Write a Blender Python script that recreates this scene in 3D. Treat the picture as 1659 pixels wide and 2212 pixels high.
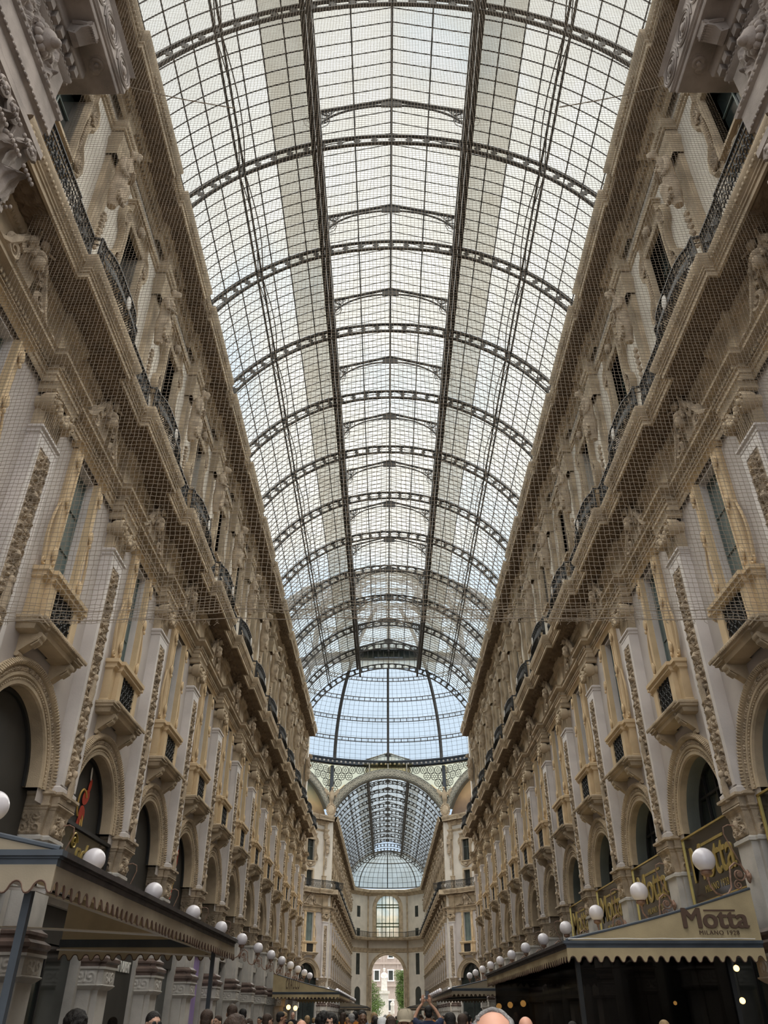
import bpy, bmesh, math, random
import numpy as np
from math import sin, cos, pi, radians, sqrt, atan2, tan, exp, hypot
from mathutils import Vector, Matrix

for o in list(bpy.data.objects):
    bpy.data.objects.remove(o)
SC = bpy.context.scene
COL = SC.collection
random.seed(7)

# ------------------------------------------------------------------ camera, sky, sun, exposure
cam_d = bpy.data.cameras.new('camera')
cam = bpy.data.objects.new('camera', cam_d); COL.objects.link(cam)
cam_d.sensor_fit = 'VERTICAL'; cam_d.sensor_height = 24.0
cam_d.lens = 1660.0 / 2212.0 * 24.0
cam_d.clip_end = 2000; cam_d.clip_start = 0.05
cam.location = (-0.25, 0, 1.65)
cam.rotation_euler = (radians(90 + 33.31), 0, radians(0.16))
SC.camera = cam

SC.view_settings.view_transform = 'Standard'
SC.view_settings.look = 'None'
SC.view_settings.gamma = 1.0
SC.view_settings.use_curve_mapping = False
SC.view_settings.exposure = 0.0

W = bpy.data.worlds.new('sky'); SC.world = W; W.use_nodes = True
nt = W.node_tree; nt.nodes.clear()
tc = nt.nodes.new('ShaderNodeTexCoord')
ns = nt.nodes.new('ShaderNodeTexNoise'); ns.inputs['Scale'].default_value = 2.6; ns.inputs['Detail'].default_value = 4
rp = nt.nodes.new('ShaderNodeValToRGB')
rp.color_ramp.elements[0].position = 0.47; rp.color_ramp.elements[0].color = (0.62, 0.77, 0.93, 1)
rp.color_ramp.elements[1].position = 0.60; rp.color_ramp.elements[1].color = (0.88, 0.88, 0.86, 1)
bg = nt.nodes.new('ShaderNodeBackground'); bg.inputs['Strength'].default_value = 1.0
wo = nt.nodes.new('ShaderNodeOutputWorld')
nt.links.new(tc.outputs['Generated'], ns.inputs['Vector'])
sxz = nt.nodes.new('ShaderNodeSeparateXYZ'); nt.links.new(tc.outputs['Generated'], sxz.inputs[0])
mr0 = nt.nodes.new('ShaderNodeMapRange'); mr0.inputs['From Min'].default_value = 0.45; mr0.inputs['From Max'].default_value = 0.80; mr0.inputs['To Min'].default_value = -0.03; mr0.inputs['To Max'].default_value = 0.16
nt.links.new(sxz.outputs['Z'], mr0.inputs['Value'])
ad0 = nt.nodes.new('ShaderNodeMath'); ad0.operation = 'ADD'; nt.links.new(ns.outputs['Fac'], ad0.inputs[0]); nt.links.new(mr0.outputs[0], ad0.inputs[1])
nt.links.new(ad0.outputs[0], rp.inputs['Fac'])
nt.links.new(rp.outputs['Color'], bg.inputs['Color'])
nt.links.new(bg.outputs[0], wo.inputs[0])

sd = bpy.data.lights.new('hazy_sun', 'SUN'); sd.energy = 11.5; sd.angle = radians(115); sd.color = (1.0, 0.96, 0.90)
so = bpy.data.objects.new('hazy_sun', sd); COL.objects.link(so)
so.rotation_euler = (radians(-18), radians(6), 0)

s2 = bpy.data.lights.new('square_daylight', 'SUN'); s2.energy = 1.3; s2.angle = radians(70); s2.color = (1.0, 0.98, 0.95)
s2o = bpy.data.objects.new('square_daylight', s2); COL.objects.link(s2o); s2o.rotation_euler = (radians(68), 0, 0)   # bright square behind the camera

# ------------------------------------------------------------------ materials
MATS = {}
def mat(name, col, rough=0.75, var=0.10, vscale=1.2, bump=0.0, bscale=30.0, metal=0.0, dirt=None, emit=None, spec=0.3):
    if name in MATS: return MATS[name]
    m = bpy.data.materials.new(name); m.use_nodes = True
    t = m.node_tree; b = t.nodes['Principled BSDF']
    b.inputs['Roughness'].default_value = rough; b.inputs['Metallic'].default_value = metal
    b.inputs['Specular IOR Level'].default_value = spec
    co = t.nodes.new('ShaderNodeTexCoord')
    n1 = t.nodes.new('ShaderNodeTexNoise'); n1.inputs['Scale'].default_value = vscale; n1.inputs['Detail'].default_value = 6
    t.links.new(co.outputs['Object'], n1.inputs['Vector'])
    r = t.nodes.new('ShaderNodeValToRGB')
    d = dirt if dirt else tuple(c * (1 - 2 * var) for c in col)
    r.color_ramp.elements[0].position = 0.32; r.color_ramp.elements[0].color = (*d, 1)
    r.color_ramp.elements[1].position = 0.62; r.color_ramp.elements[1].color = (*[min(1, c * (1 + var * .5)) for c in col], 1)
    t.links.new(n1.outputs['Fac'], r.inputs['Fac']); t.links.new(r.outputs['Color'], b.inputs['Base Color'])
    if bump > 0:
        n2 = t.nodes.new('ShaderNodeTexNoise'); n2.inputs['Scale'].default_value = bscale; n2.inputs['Detail'].default_value = 4
        t.links.new(co.outputs['Object'], n2.inputs['Vector'])
        bp = t.nodes.new('ShaderNodeBump'); bp.inputs['Strength'].default_value = bump; bp.inputs['Distance'].default_value = 0.03
        t.links.new(n2.outputs['Fac'], bp.inputs['Height']); t.links.new(bp.outputs[0], b.inputs['Normal'])
    if emit:
        b.inputs['Emission Color'].default_value = (*emit[0], 1); b.inputs['Emission Strength'].default_value = emit[1]
    MATS[name] = m; return m

def glassmat(name, tint, trans, tfac, scale=0.35, stain=(0.6, 0.55, 0.42)):
    """weathered roof glass: part clear, part scattering, with stains"""
    m = bpy.data.materials.new(name); m.use_nodes = True; t = m.node_tree; t.nodes.clear()
    out = t.nodes.new('ShaderNodeOutputMaterial')
    tr = t.nodes.new('ShaderNodeBsdfTransparent'); tr.inputs[0].default_value = (*tint, 1)
    tl = t.nodes.new('ShaderNodeBsdfTranslucent')
    co = t.nodes.new('ShaderNodeTexCoord'); n = t.nodes.new('ShaderNodeTexNoise')
    n.inputs['Scale'].default_value = scale; n.inputs['Detail'].default_value = 5
    t.links.new(co.outputs['Object'], n.inputs['Vector'])
    r = t.nodes.new('ShaderNodeValToRGB'); r.color_ramp.elements[0].position = .38; r.color_ramp.elements[0].color = (*stain, 1)
    r.color_ramp.elements[1].position = .60; r.color_ramp.elements[1].color = (*trans, 1)
    t.links.new(n.outputs['Fac'], r.inputs['Fac']); t.links.new(r.outputs[0], tl.inputs[0])
    mx = t.nodes.new('ShaderNodeMixShader'); mx.inputs[0].default_value = tfac
    t.links.new(tr.outputs[0], mx.inputs[1]); t.links.new(tl.outputs[0], mx.inputs[2])
    t.links.new(mx.outputs[0], out.inputs[0]); MATS[name] = m; return m

TAN = mat('ochre_trim_stone', (0.47, 0.375, 0.26), .8, .16, 1.6, .45, 55)
YEL = mat('yellow_window_stone', (0.57, 0.43, 0.265), .8, .10, 1.3, .15, 40)
GRYW = mat('pale_grey_marble', (0.60, 0.555, 0.53), .6, .10, .9, .08, 30)
WALLM = mat('pinkish_grey_plaster', (0.49, 0.445, 0.42), .85, .07, .8, .08, 40)
CREAM = mat('cream_plaster', (0.62, 0.57, 0.495), .85, .06, .9, .06, 40)
CARV = mat('carved_tan_stone', (0.43, 0.345, 0.25), .85, .2, 3.0, .55, 45)
BRN = mat('shade_brown_soffit_stone', (0.17, 0.122, 0.08), .9, .16, 2.0, .4, 40)  # same stone as the trim, with the soffit shade put into its colour
GREYST = mat('light_grey_stone', (0.50, 0.475, 0.44), .7, .12, 1.5, .12, 30)
DKST = mat('dark_brown_marble', (0.14, 0.10, 0.085), .45, .2, 4.0, .1, 30)
PINKST = mat('weathered_pink_marble', (0.30, 0.255, 0.225), .75, .18, 1.6, .25, 35)
IRON = mat('dark_roof_iron', (0.055, 0.052, 0.048), .6, .2, 3.0, .15, 30, metal=.3)
BIRON = mat('black_wrought_iron', (0.02, 0.02, 0.02), .5, .1, 3)
BLUEM = mat('blue_grey_painted_steel', (0.065, 0.078, 0.095), .45, .12, 3)
GUTT = mat('dark_weathered_gutter', (0.06, 0.05, 0.048), .6, .25, 5)
CANV = mat('beige_canvas', (0.54, 0.465, 0.35), .9, .07, 2.5, .1, 60)
CANVD = mat('taupe_canvas', (0.26, 0.215, 0.155), .9, .07, 2.5, .1, 60)
EDGE = mat('brown_canvas_edging', (0.16, 0.10, 0.075), .9, .1)
LETT = mat('brown_lettering', (0.11, 0.07, 0.05), .9, .05)
GOLD = mat('gold_lettering', (0.42, 0.31, 0.09), .35, .1, 4, metal=.5)
BRASS = mat('bright_brass', (0.75, 0.58, 0.20), .25, .05, 3, metal=.9)
SIGNB = mat('black_glossy_sign', (0.012, 0.010, 0.008), .12, .1, 2, spec=.6)
DKGL = mat('dark_window_glass', (0.025, 0.032, 0.030), .12, .2, .6, spec=.6)
DKPAN = mat('dark_grey_panel', (0.045, 0.042, 0.038), .6, .1, 1)
GRNGL = mat('grey_green_window_glass', (0.13, 0.165, 0.155), .15, .15, .9, spec=.6)
BLIND = mat('grey_green_blind', (0.17, 0.185, 0.17), .7, .1, 1.0)
OPAL = mat('opal_lamp_glass', (0.72, 0.69, 0.74), .18, .02, 1, spec=.6)
COPP = mat('aged_copper_bracket', (0.30, 0.19, 0.14), .5, .25, 9, metal=.4)
MARB = mat('white_marble_statue', (0.66, 0.63, 0.58), .7, .08, 2)
NETM = mat('beige_net_cord', (0.25, 0.205, 0.155), .95, .1, 4)
RED = mat('red_paint', (0.42, 0.05, 0.025), .7, .1, 4)
ORNG = mat('ochre_paint', (0.55, 0.34, 0.09), .7, .1, 4)
WHT = mat('white_paint', (0.75, 0.73, 0.70), .7, .03)
BULB = mat('amber_lamp_globe', (0.9, 0.5, 0.15), .4, .02, 1, emit=((1.0, 0.55, 0.16), 5.0))
SHOPW = mat('shop_window_warm_interior', (0.10, 0.075, 0.05), .4, .3, 2)
LILAC = mat('lilac_shop_panel', (0.33, 0.24, 0.50), .5, .1)
LEAFM = mat('tree_leaves', (0.10, 0.16, 0.035), .7, .35, 3)
BARK = mat('tree_bark', (0.12, 0.09, 0.06), .9, .2, 5, .3)
ROOFGL = glassmat('roof_glass', (0.93, 0.95, 0.93), (0.95, 0.93, 0.87), .09, .5, (0.72, 0.66, 0.52))
SHADEGL = glassmat('shade_tinted_roof_glass', (0.46, 0.455, 0.41), (0.50, 0.49, 0.43), .20, .8, (0.38, 0.35, 0.28))  # shade of the lantern overhang put into the glass tint
DOMEGL = glassmat('dome_glass', (0.95, 0.97, 0.98), (0.9, 0.9, 0.88), .05, .3)
LATGL = glassmat('cream_lattice_glass', (0.95, 0.86, 0.60), (0.98, 0.90, 0.66), .15, .3, (0.8, .7, .5))

def translucent(m, fac):
    t = m.node_tree; b = t.nodes['Principled BSDF']; o = [n for n in t.nodes if n.type == 'OUTPUT_MATERIAL'][0]
    tl = t.nodes.new('ShaderNodeBsdfTranslucent'); mx = t.nodes.new('ShaderNodeMixShader'); mx.inputs[0].default_value = fac
    src = b.inputs['Base Color'].links[0].from_socket; t.links.new(src, tl.inputs[0])
    t.links.new(b.outputs[0], mx.inputs[1]); t.links.new(tl.outputs[0], mx.inputs[2]); t.links.new(mx.outputs[0], o.inputs[0])
translucent(CANV, .50)
CANVL = mat('lined_ochre_canvas', (0.43, 0.345, 0.205), .9, .07, 2.5, .1, 60)
# ------------------------------------------------------------------ mesh accumulator
class M:
    def __init__(s): s.v = []; s.f = []
    def add(s, vs, fs):
        b = len(s.v); s.v.extend(vs); s.f.extend([tuple(i + b for i in f) for f in fs]); return s
    def box(s, x0, x1, y0, y1, z0, z1):
        vs = [(x, y, z) for x in (x0, x1) for y in (y0, y1) for z in (z0, z1)]
        return s.add(vs, [(0,1,3,2),(4,6,7,5),(0,4,5,1),(2,3,7,6),(0,2,6,4),(1,5,7,3)])
    def grid(s, P):
        nr = len(P); nc = len(P[0]); vs = [tuple(p) for r in P for p in r]
        return s.add(vs, [(i*nc+j, i*nc+j+1, (i+1)*nc+j+1, (i+1)*nc+j) for i in range(nr-1) for j in range(nc-1)])
    def sweep(s, path, prof):
        """path [(u,n)], prof [(offset,z)]: mitred moulding, offset to the gallery side"""
        N = []
        k = len(path); dirs = []
        for i in range(k-1):
            du = path[i+1][0]-path[i][0]; dn = path[i+1][1]-path[i][1]; L = hypot(du, dn) or 1
            dirs.append((-dn/L, du/L))
        for i in range(k):
            a = dirs[max(0, i-1)]; b = dirs[min(k-2, i)]
            mx, my = a[0]+b[0], a[1]+b[1]; q = mx*a[0]+my*a[1]
            N.append((mx/q, my/q) if abs(q) > 1e-6 else b)
        return s.grid([[(p[1]+o*n[1], p[0]+o*n[0], z) for (o, z) in prof] for p, n in zip(path, N)])
    def arc(s, zc, prof, a0=0, a1=pi, st=28, uc=0):
        """prof [(r,n)] swept round a circle in the facade plane"""
        return s.grid([[(n, uc - r*cos(a0+(a1-a0)*k/st), zc + r*sin(a0+(a1-a0)*k/st)) for (r, n) in prof] for k in range(st+1)])
    def tube(s, pts, r, n=6, cap=True):
        k = len(pts); R = r if hasattr(r, '__len__') else [r]*k
        P = [Vector(p) for p in pts]; rings = []; prev = None
        for i in range(k):
            t = (P[min(k-1, i+1)] - P[max(0, i-1)])
            if t.length < 1e-9: t = Vector((0,0,1))
            t.normalize()
            if prev is None:
                a = Vector((0,0,1)) if abs(t.z) < .9 else Vector((1,0,0))
            else: a = prev
            e = a - t*a.dot(t)
            if e.length < 1e-6: e = Vector((1,0,0)) - t*t.x
            e.normalize(); prev = e; f = t.cross(e)
            rings.append([tuple(P[i] + (e*cos(2*pi*j/n) + f*sin(2*pi*j/n))*R[i]) for j in range(n)])
        b = len(s.v)
        for q in rings: s.v.extend(q)
        for i in range(k-1):
            for j in range(n):
                s.f.append((b+i*n+j, b+i*n+(j+1)%n, b+(i+1)*n+(j+1)%n, b+(i+1)*n+j))
        if cap:
            s.f.append(tuple(b+j for j in range(n))[::-1]); s.f.append(tuple(b+(k-1)*n+j for j in range(n)))
        return s
    def ell(s, c, r, nu=12, nv=8, rot=None):
        if not hasattr(r, '__len__'): r = (r, r, r)
        vs = []; 
        for i in range(nv+1):
            p = pi*i/nv
            for j in range(nu):
                q = 2*pi*j/nu
                v = Vector((r[0]*sin(p)*cos(q), r[1]*sin(p)*sin(q), r[2]*cos(p)))
                if rot is not None: v = rot @ v
                vs.append((v.x+c[0], v.y+c[1], v.z+c[2]))
        fs = [(i*nu+j, (i+1)*nu+j, (i+1)*nu+(j+1)%nu, i*nu+(j+1)%nu) for i in range(nv) for j in range(nu)]
        return s.add(vs, fs)
    def lathe(s, prof, n=16, c=(0,0,0), axis='z'):
        vs = []
        for (r, h) in prof:
            for j in range(n):
                a = 2*pi*j/n; x, y = r*cos(a), r*sin(a)
                if axis == 'z': p = (x, y, h)
                elif axis == 'x': p = (h, x, y)
                else: p = (x, h, y)
                vs.append((p[0]+c[0], p[1]+c[1], p[2]+c[2]))
        fs = [(i*n+j, i*n+(j+1)%n, (i+1)*n+(j+1)%n, (i+1)*n+j) for i in range(len(prof)-1) for j in range(n)]
        return s.add(vs, fs)
    def loft(s, secs, n=16):
        """secs [(cx,cy,z,rx,ry)] closed body"""
        vs = []; 
        for (cx, cy, z, rx, ry) in secs:
            for j in range(n):
                a = 2*pi*j/n; vs.append((cx+rx*cos(a), cy+ry*sin(a), z))
        fs = [(i*n+j, i*n+(j+1)%n, (i+1)*n+(j+1)%n, (i+1)*n+j) for i in range(len(secs)-1) for j in range(n)]
        fs.append(tuple(range(n))[::-1]); fs.append(tuple((len(secs)-1)*n+j for j in range(n)))
        return s.add(vs, fs)
    def prism(s, poly, y0, y1):
        """poly [(n,z)] extruded along u"""
        k = len(poly); vs = [(p[0], y0, p[1]) for p in poly] + [(p[0], y1, p[1]) for p in poly]
        fs = [(i, (i+1)%k, k+(i+1)%k, k+i) for i in range(k)] + [tuple(range(k))[::-1], tuple(range(k, 2*k))]
        return s.add(vs, fs)
    def merge(s, o, dx=0, dy=0, dz=0, rz=0, sc=1):
        c, q = cos(rz), sin(rz)
        return s.add([((x*c-y*q)*sc+dx, (x*q+y*c)*sc+dy, z*sc+dz) for x, y, z in o.v], o.f)
    def mesh(s, name, m, smooth=35):
        me = bpy.data.meshes.new(name); me.from_pydata(s.v, [], s.f)
        if m: me.materials.append(m)
        if smooth:
            me.polygons.foreach_set('use_smooth', [True]*len(me.polygons))
            me.set_sharp_from_angle(angle=radians(smooth))
        me.update(); return me

def setp(o, label=None, cat=None, group=None, kind=None):
    if label: o['label'] = label
    if cat: o['category'] = cat
    if group: o['group'] = group
    if kind: o['kind'] = kind
    return o
def link(name, me, parent=None, loc=None, rz=None):
    o = bpy.data.objects.new(name, me); COL.objects.link(o)
    if parent: o.parent = parent
    if loc: o.location = loc
    if rz is not None: o.rotation_euler = (0, 0, rz)
    return o
def empty(name, loc=(0,0,0), rz=0):
    o = link(name, None, None, loc, rz); o.empty_display_size = .2; return o
def place(proto, loc, rz, label=None, group=None, kind=None, far=False, sc=None):
    """proto = dict(name, cat, parts=[(name, mesh, [(subname, mesh)...])])"""
    if far:
        merged(proto)
        r = link(proto['name'], proto['merged'], None, loc, rz)
    else:
        r = empty(proto['name'], loc, rz)
        for p in proto['parts']:
            c = link(p[0], p[1], r)
            if len(p) > 2:
                for q in p[2]: link(q[0], q[1], c)
    if sc: r.scale = sc
    setp(r, label, None if kind == 'structure' else proto.get('cat'), group, kind)
    return r
def merged(proto):
    if 'merged' not in proto: proto['merged'] = join([p[1] for p in proto['parts']] + [q[1] for p in proto['parts'] for q in (p[2] if len(p) > 2 else [])], proto['name'])
def join(meshes, name):
    me = bpy.data.meshes.new(name); v = []; f = []; mi = []; mats = []
    for q in meshes:
        b = len(v); v += [tuple(x.co) for x in q.vertices]; mt = q.materials[0]
        if mt not in mats: mats.append(mt)
        k = mats.index(mt)
        for p in q.polygons: f.append([i+b for i in p.vertices]); mi.append(k)
    me.from_pydata(v, [], f)
    for m in mats: me.materials.append(m)
    me.polygons.foreach_set('material_index', mi)
    me.polygons.foreach_set('use_smooth', [True]*len(f)); me.set_sharp_from_angle(angle=radians(35)); me.update(); return me

_vn = np.random.RandomState(3).rand(64, 64)
def vnoise(x, y):
    xi = np.floor(x).astype(int); yi = np.floor(y).astype(int); fx = x-xi; fy = y-yi
    fx = fx*fx*(3-2*fx); fy = fy*fy*(3-2*fy)
    g = lambda a, b: _vn[a % 64, b % 64]
    return (g(xi,yi)*(1-fx)+g(xi+1,yi)*fx)*(1-fy)+(g(xi,yi+1)*(1-fx)+g(xi+1,yi+1)*fx)*fy
def orn(U, V, w, h, seed=0, step=None):
    """symmetrical carved scroll / leaf height field in 0..1; U in -w/2..w/2, V in 0..h"""
    a = np.abs(U); st = step or w*.8; k = max(1, int(round(h/st))); st = h/k; H = np.zeros_like(U)
    for i in range(k):
        cv = (i+.5)*st; cx = w*(.22 if (i+seed) % 2 else .26)
        r = np.hypot(a-cx, V-cv); th = np.arctan2(V-cv, a-cx); sgn = 1 if (i+seed) % 3 else -1
        R = st*.46
        sp = .5+.5*np.cos(sgn*th+r/R*7.5)
        H = np.maximum(H, sp*np.exp(-(r/R)**4)*.9)
        r2 = np.hypot(a, (V-(i*st))*1.0); lobes = .6+.4*np.cos(6*np.arctan2(V-i*st, a+1e-6))
        H = np.maximum(H, np.exp(-(r2/(w*.13))**4)*lobes)
    stem = np.exp(-(a/(w*.045))**2)*(.7+.3*np.sin(V*40))
    H = np.maximum(H, stem)
    n = vnoise(a*26/w+seed*7, V*26/w); n = 1-np.abs(2*n-1)
    H = H*(.72+.28*n)+.22*n*n
    e = np.clip((w/2-np.abs(U))/(w*.06), 0, 1)*np.clip(V/(w*.06), 0, 1)*np.clip((h-V)/(w*.06), 0, 1)
    return H*e
def relief(m, O, ud, vd, nd, w, h, amp, nu, nv, seed=0, step=None, fn=None):
    U, V = np.meshgrid(np.linspace(-w/2, w/2, nu), np.linspace(0, h, nv))
    H = (fn or orn)(U, V, w, h, seed, step)*amp
    O, ud, vd, nd = map(np.array, (O, ud, vd, nd))
    P = O + U[..., None]*ud + V[..., None]*vd + H[..., None]*nd
    return m.grid(P.tolist())

def organic(m, name, material, voxel=.02, smooth=4):
    me = m.mesh(name+'_src', None, 0); o = link('tmp', me)
    md = o.modifiers.new('r', 'REMESH'); md.mode = 'VOXEL'; md.voxel_size = voxel
    if smooth:
        ms = o.modifiers.new('s', 'SMOOTH'); ms.iterations = smooth; ms.factor = .5
    dg = bpy.context.evaluated_depsgraph_get(); dg.update()
    out = bpy.data.meshes.new_from_object(o.evaluated_get(dg)); out.name = name
    out.materials.clear(); out.materials.append(material)
    out.polygons.foreach_set('use_smooth', [True]*len(out.polygons)); out.update()
    bpy.data.objects.remove(o); bpy.data.meshes.remove(me); return out
def textmesh(txt, size, m, ext=.01, off=0.0, shear=0, sp=1.0, align='CENTER'):
    c = bpy.data.curves.new('t', 'FONT'); c.body = txt; c.size = size; c.extrude = ext; c.offset = off; c.shear = shear
    c.space_character = sp; c.align_x = align; c.align_y = 'BOTTOM_BASELINE'
    o = link('tmp', c); dg = bpy.context.evaluated_depsgraph_get(); dg.update()
    me = bpy.data.meshes.new_from_object(o.evaluated_get(dg)); me.materials.clear(); me.materials.append(m)
    bpy.data.objects.remove(o); return me
def xform(me, mtx): me.transform(mtx); me.update(); return me

ORD = ['first','second','third','fourth','fifth','sixth','seventh','eighth','ninth','tenth','eleventh','twelfth','thirteenth','fourteenth','fifteenth']
PI = pi
Y0 = 12.2; B = 4.8; XR = 7.75; NP = 13          # pier k at Y0+B*k ; reference wall plane |x|=XR
YO0 = 70.3; YO1 = 108.0; YC = (YO0+YO1)/2; AP = (YO1-YO0)/2     # octagon
Y2 = 109.2; NB2 = 13; YEND = 172.6

# ------------------------------------------------------------------ facade prototypes (local x = towards the gallery, y = along, z = up)
def ring_tube(m, cx, cy, cz, R, r, k=14, n=5, ax='x'):
    pts = [((cx, cy+R*cos(a), cz+R*sin(a)) if ax == 'x' else (cx+R*cos(a), cy+R*sin(a), cz)) for a in [2*pi*i/k for i in range(k+1)]]
    return m.tube(pts, r, n, False)
def spiral(m, n0, u0, z0, R, turns, r, sgn=1, a0=0, k=26, rise=0.0):
    pts = []; 
    for i in range(k+1):
        t = i/k; a = a0+sgn*turns*2*pi*t; q = R*(1-.85*t)
        pts.append((n0+rise*t, u0+q*cos(a), z0+q*sin(a)))
    return m.tube(pts, [r*(1-.4*i/k) for i in range(k+1)], 5)

def make_pier():
    wing = lambda h, n, w=.11, d=.14: [(-h-w, -.2), (-h-w, n-d), (-h, n-d), (-h, n), (h, n), (h, n-d), (h+w, n-d), (h+w, -.2)]
    P = wing(.345, .63)
    ped = M().sweep(P, [(.04,0),(.12,0),(.12,.5),(.03,.56),(.03,2.18),(.07,2.2),(.15,2.27),(.15,2.29),(.12,2.3),(.12,2.6),(.16,2.61),(.16,2.66),(.0,2.67)])
    fr = M()
    relief(fr, (.63+.123, 0, 2.31), (0,1,0), (0,0,1), (1,0,0), .86, .28, .03, 60, 18, 1, .28)
    for s in (-1, 1):
        relief(fr, (.36, s*(.455+.123), 2.31), (1,0,0), (0,0,1), (0,s,0), .55, .28, .03, 36, 18, 1, .28)
    base = M().sweep(P, [(.0,2.66),(.15,2.66),(.15,2.72),(.19,2.76),(.19,2.83),(.13,2.87),(.08,2.90),(.08,2.94),(.11,2.97),(.11,3.02),(.05,3.06),(.0,3.1)])
    sh = M().sweep(P, [(.0,3.08),(.0,4.62),(.05,4.64),(.05,4.70),(.02,4.72),(.0,4.74)])
    cap = M().sweep(P, [(.0,4.70),(.02,5.0),(.05,5.2),(.07,5.22),(.07,5.25),(.11,5.28)])
    relief(cap, (.645, 0, 4.75), (0,1,0), (0,0,1), (1,0,0), .70, .45, .075, 60, 40, 2, .22)
    for s in (-1, 1):
        relief(cap, (.24, s*.47, 4.75), (1,0,0), (0,0,1), (0,s,0), .46, .45, .07, 36, 40, 2, .22)
        spiral(cap, .69, s*.2, 4.86, .1, 1.3, .022, s, 0, 18)
    cap.ell((.70, 0, 5.0), (.07,.06,.09))
    imp = M().sweep(P, [(.02,5.24),(.06,5.27),(.10,5.28),(.10,5.32),(.075,5.33),(.085,5.47),(.13,5.48),(.17,5.5),(.17,5.55),(-.6,5.57)])
    for i in range(30):
        u = -.46+.92*i/29; imp.box(.72, .745, u-.009, u+.009, 5.34, 5.46)
    for i in range(23):
        imp.ell((.74, -.44+.88*i/22, 5.3), .022, 6, 4)
    return dict(name='stone_pier', cat='pier', parts=[('pedestal', ped.mesh('pedestal', GREYST), [('carved_frieze', fr.mesh('frieze', GREYST))]), ('base', base.mesh('base', DKST)),
        ('shaft', sh.mesh('shaft', GREYST)), ('capital', cap.mesh('capital', CARV)), ('impost', imp.mesh('impost', CARV))])

def make_pilaster():
    sh = M()
    P = [(-.42,.40),(-.42,.67),(.42,.67),(.42,.40)]
    sh.sweep(P, [(.05,5.56),(.05,5.66),(.0,5.7),(.0,11.28),(.03,11.3),(.03,11.36),(.07,11.4),(.07,11.45),(.0,11.5)])
    # recessed panel: front frame is proud of the relief field
    for s in (-1, 1): sh.box(.66, .70, s*.42-.0 if s < 0 else .27, -.27 if s < 0 else .42, 5.72, 11.05)
    sh.box(.66, .70, -.42, .42, 11.05, 11.27)
    re = M(); relief(re, (.672, 0, 5.76), (0,1,0), (0,0,1), (1,0,0), .54, 5.27, .085, 44, 420, 3, .42)
    for z, w in ((6.2,.11),(7.3,.1),(8.6,.12),(9.9,.1)):       # vases, busts
        re.lathe([(.02,z),(w*.6,z+.03),(w,z+.12),(w*.7,z+.2),(w*.35,z+.25),(w*.8,z+.32),(w*.9,z+.35),(.01,z+.36)], 12, (.70,0,0))
    for z in (6.0, 8.2): 
        re.ell((.77,0,z+.02),(.06,.07,.09)); re.loft([(.74,0,z-.55,.05,.1),(.75,0,z-.3,.07,.11),(.75,0,z-.15,.05,.08),(.75,0,z-.05,.05,.1)], 10)
    cp = M()
    cp.sweep(P, [(-.02,11.48),(-.02,12.1),(.03,12.14),(.03,12.2)])
    cp.sweep([(-.47,.3),(-.47,.74),(.47,.74),(.47,.3)], [(0,12.3),(.06,12.34),(.06,12.44),(.1,12.5),(0,12.52)])
    for s in (-1, 1):
        cp.lathe([(0,.55),(.20,.55),(.23,.62),(.23,.80),(.20,.84),(.17,.80),(.16,.8),(.13,.84),(.10,.80),(.09,.80),(.07,.87),(0,.9)], 18, (0, s*.36, 12.08), 'x')
        for k in range(9):
            a = 2*pi*k/9; cp.ell((.83, s*.36+.165*cos(a), 12.08+.165*sin(a)), .03, 6, 4)
        cp.lathe([(0,0),(.15,0),(.17,.1),(.13,.22),(.17,.34),(0,.34)], 12, (.35, s*.36-.0, 12.08), 'x')
    for k in range(7):
        a = pi*k/6; cp.ell((.84, .2*cos(a), 12.02-.17*sin(a)), (.07,.07,.08), 8, 6)
    for k in range(11):
        cp.tube([(.66, -.35+.07*k, 11.55), (.69, -.35+.07*k, 12.05)], .016, 5)
    return dict(name='carved_pilaster', cat='pilaster', parts=[('shaft', sh.mesh('shaft', GRYW)), ('relief_panel', re.mesh('relief', CARV)), ('volute_capital', cp.mesh('capital', TAN))])

def make_archivolt():
    a = M(); zc = 5.55
    a.arc(zc, [(1.5,-.2),(1.5,.42),(1.53,.46),(1.6,.46),(1.6,.43),(1.66,.43),(1.70,.48),(1.76,.48),(1.76,.46)], 0, pi, 40)
    a.arc(zc, [(1.88,.46),(1.90,.52),(1.97,.56),(2.02,.50),(2.02,.40)], 0, pi, 40)
    for i in range(70):                                    # beads and fluted torus
        t = pi*(i+.5)/70; a.ell((.47, -1.63*cos(t), zc+1.63*sin(t)), .022, 5, 4)
    for i in range(90):
        t = pi*(i+.5)/90; a.tube([(.52,-1.9*cos(t),zc+1.9*sin(t)),(.575,-1.96*cos(t),zc+1.96*sin(t)),(.50,-2.03*cos(t),zc+2.03*sin(t))], .018, 4)
    o = M(); H = 1.82*pi
    U, V = np.meshgrid(np.linspace(-.06, .06, 9), np.linspace(0, H, 360)); hh = orn(U, V, .12, H, 1, .16)*.045
    r = 1.82+U; t = V/1.82
    o.grid(np.stack([.465+hh, -r*np.cos(t), zc+r*np.sin(t)], -1).tolist())
    return dict(name='arch_surround', cat='arch surround', parts=[('moulding', a.mesh('arch', TAN)), ('carved_band', o.mesh('band', CARV))])

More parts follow.
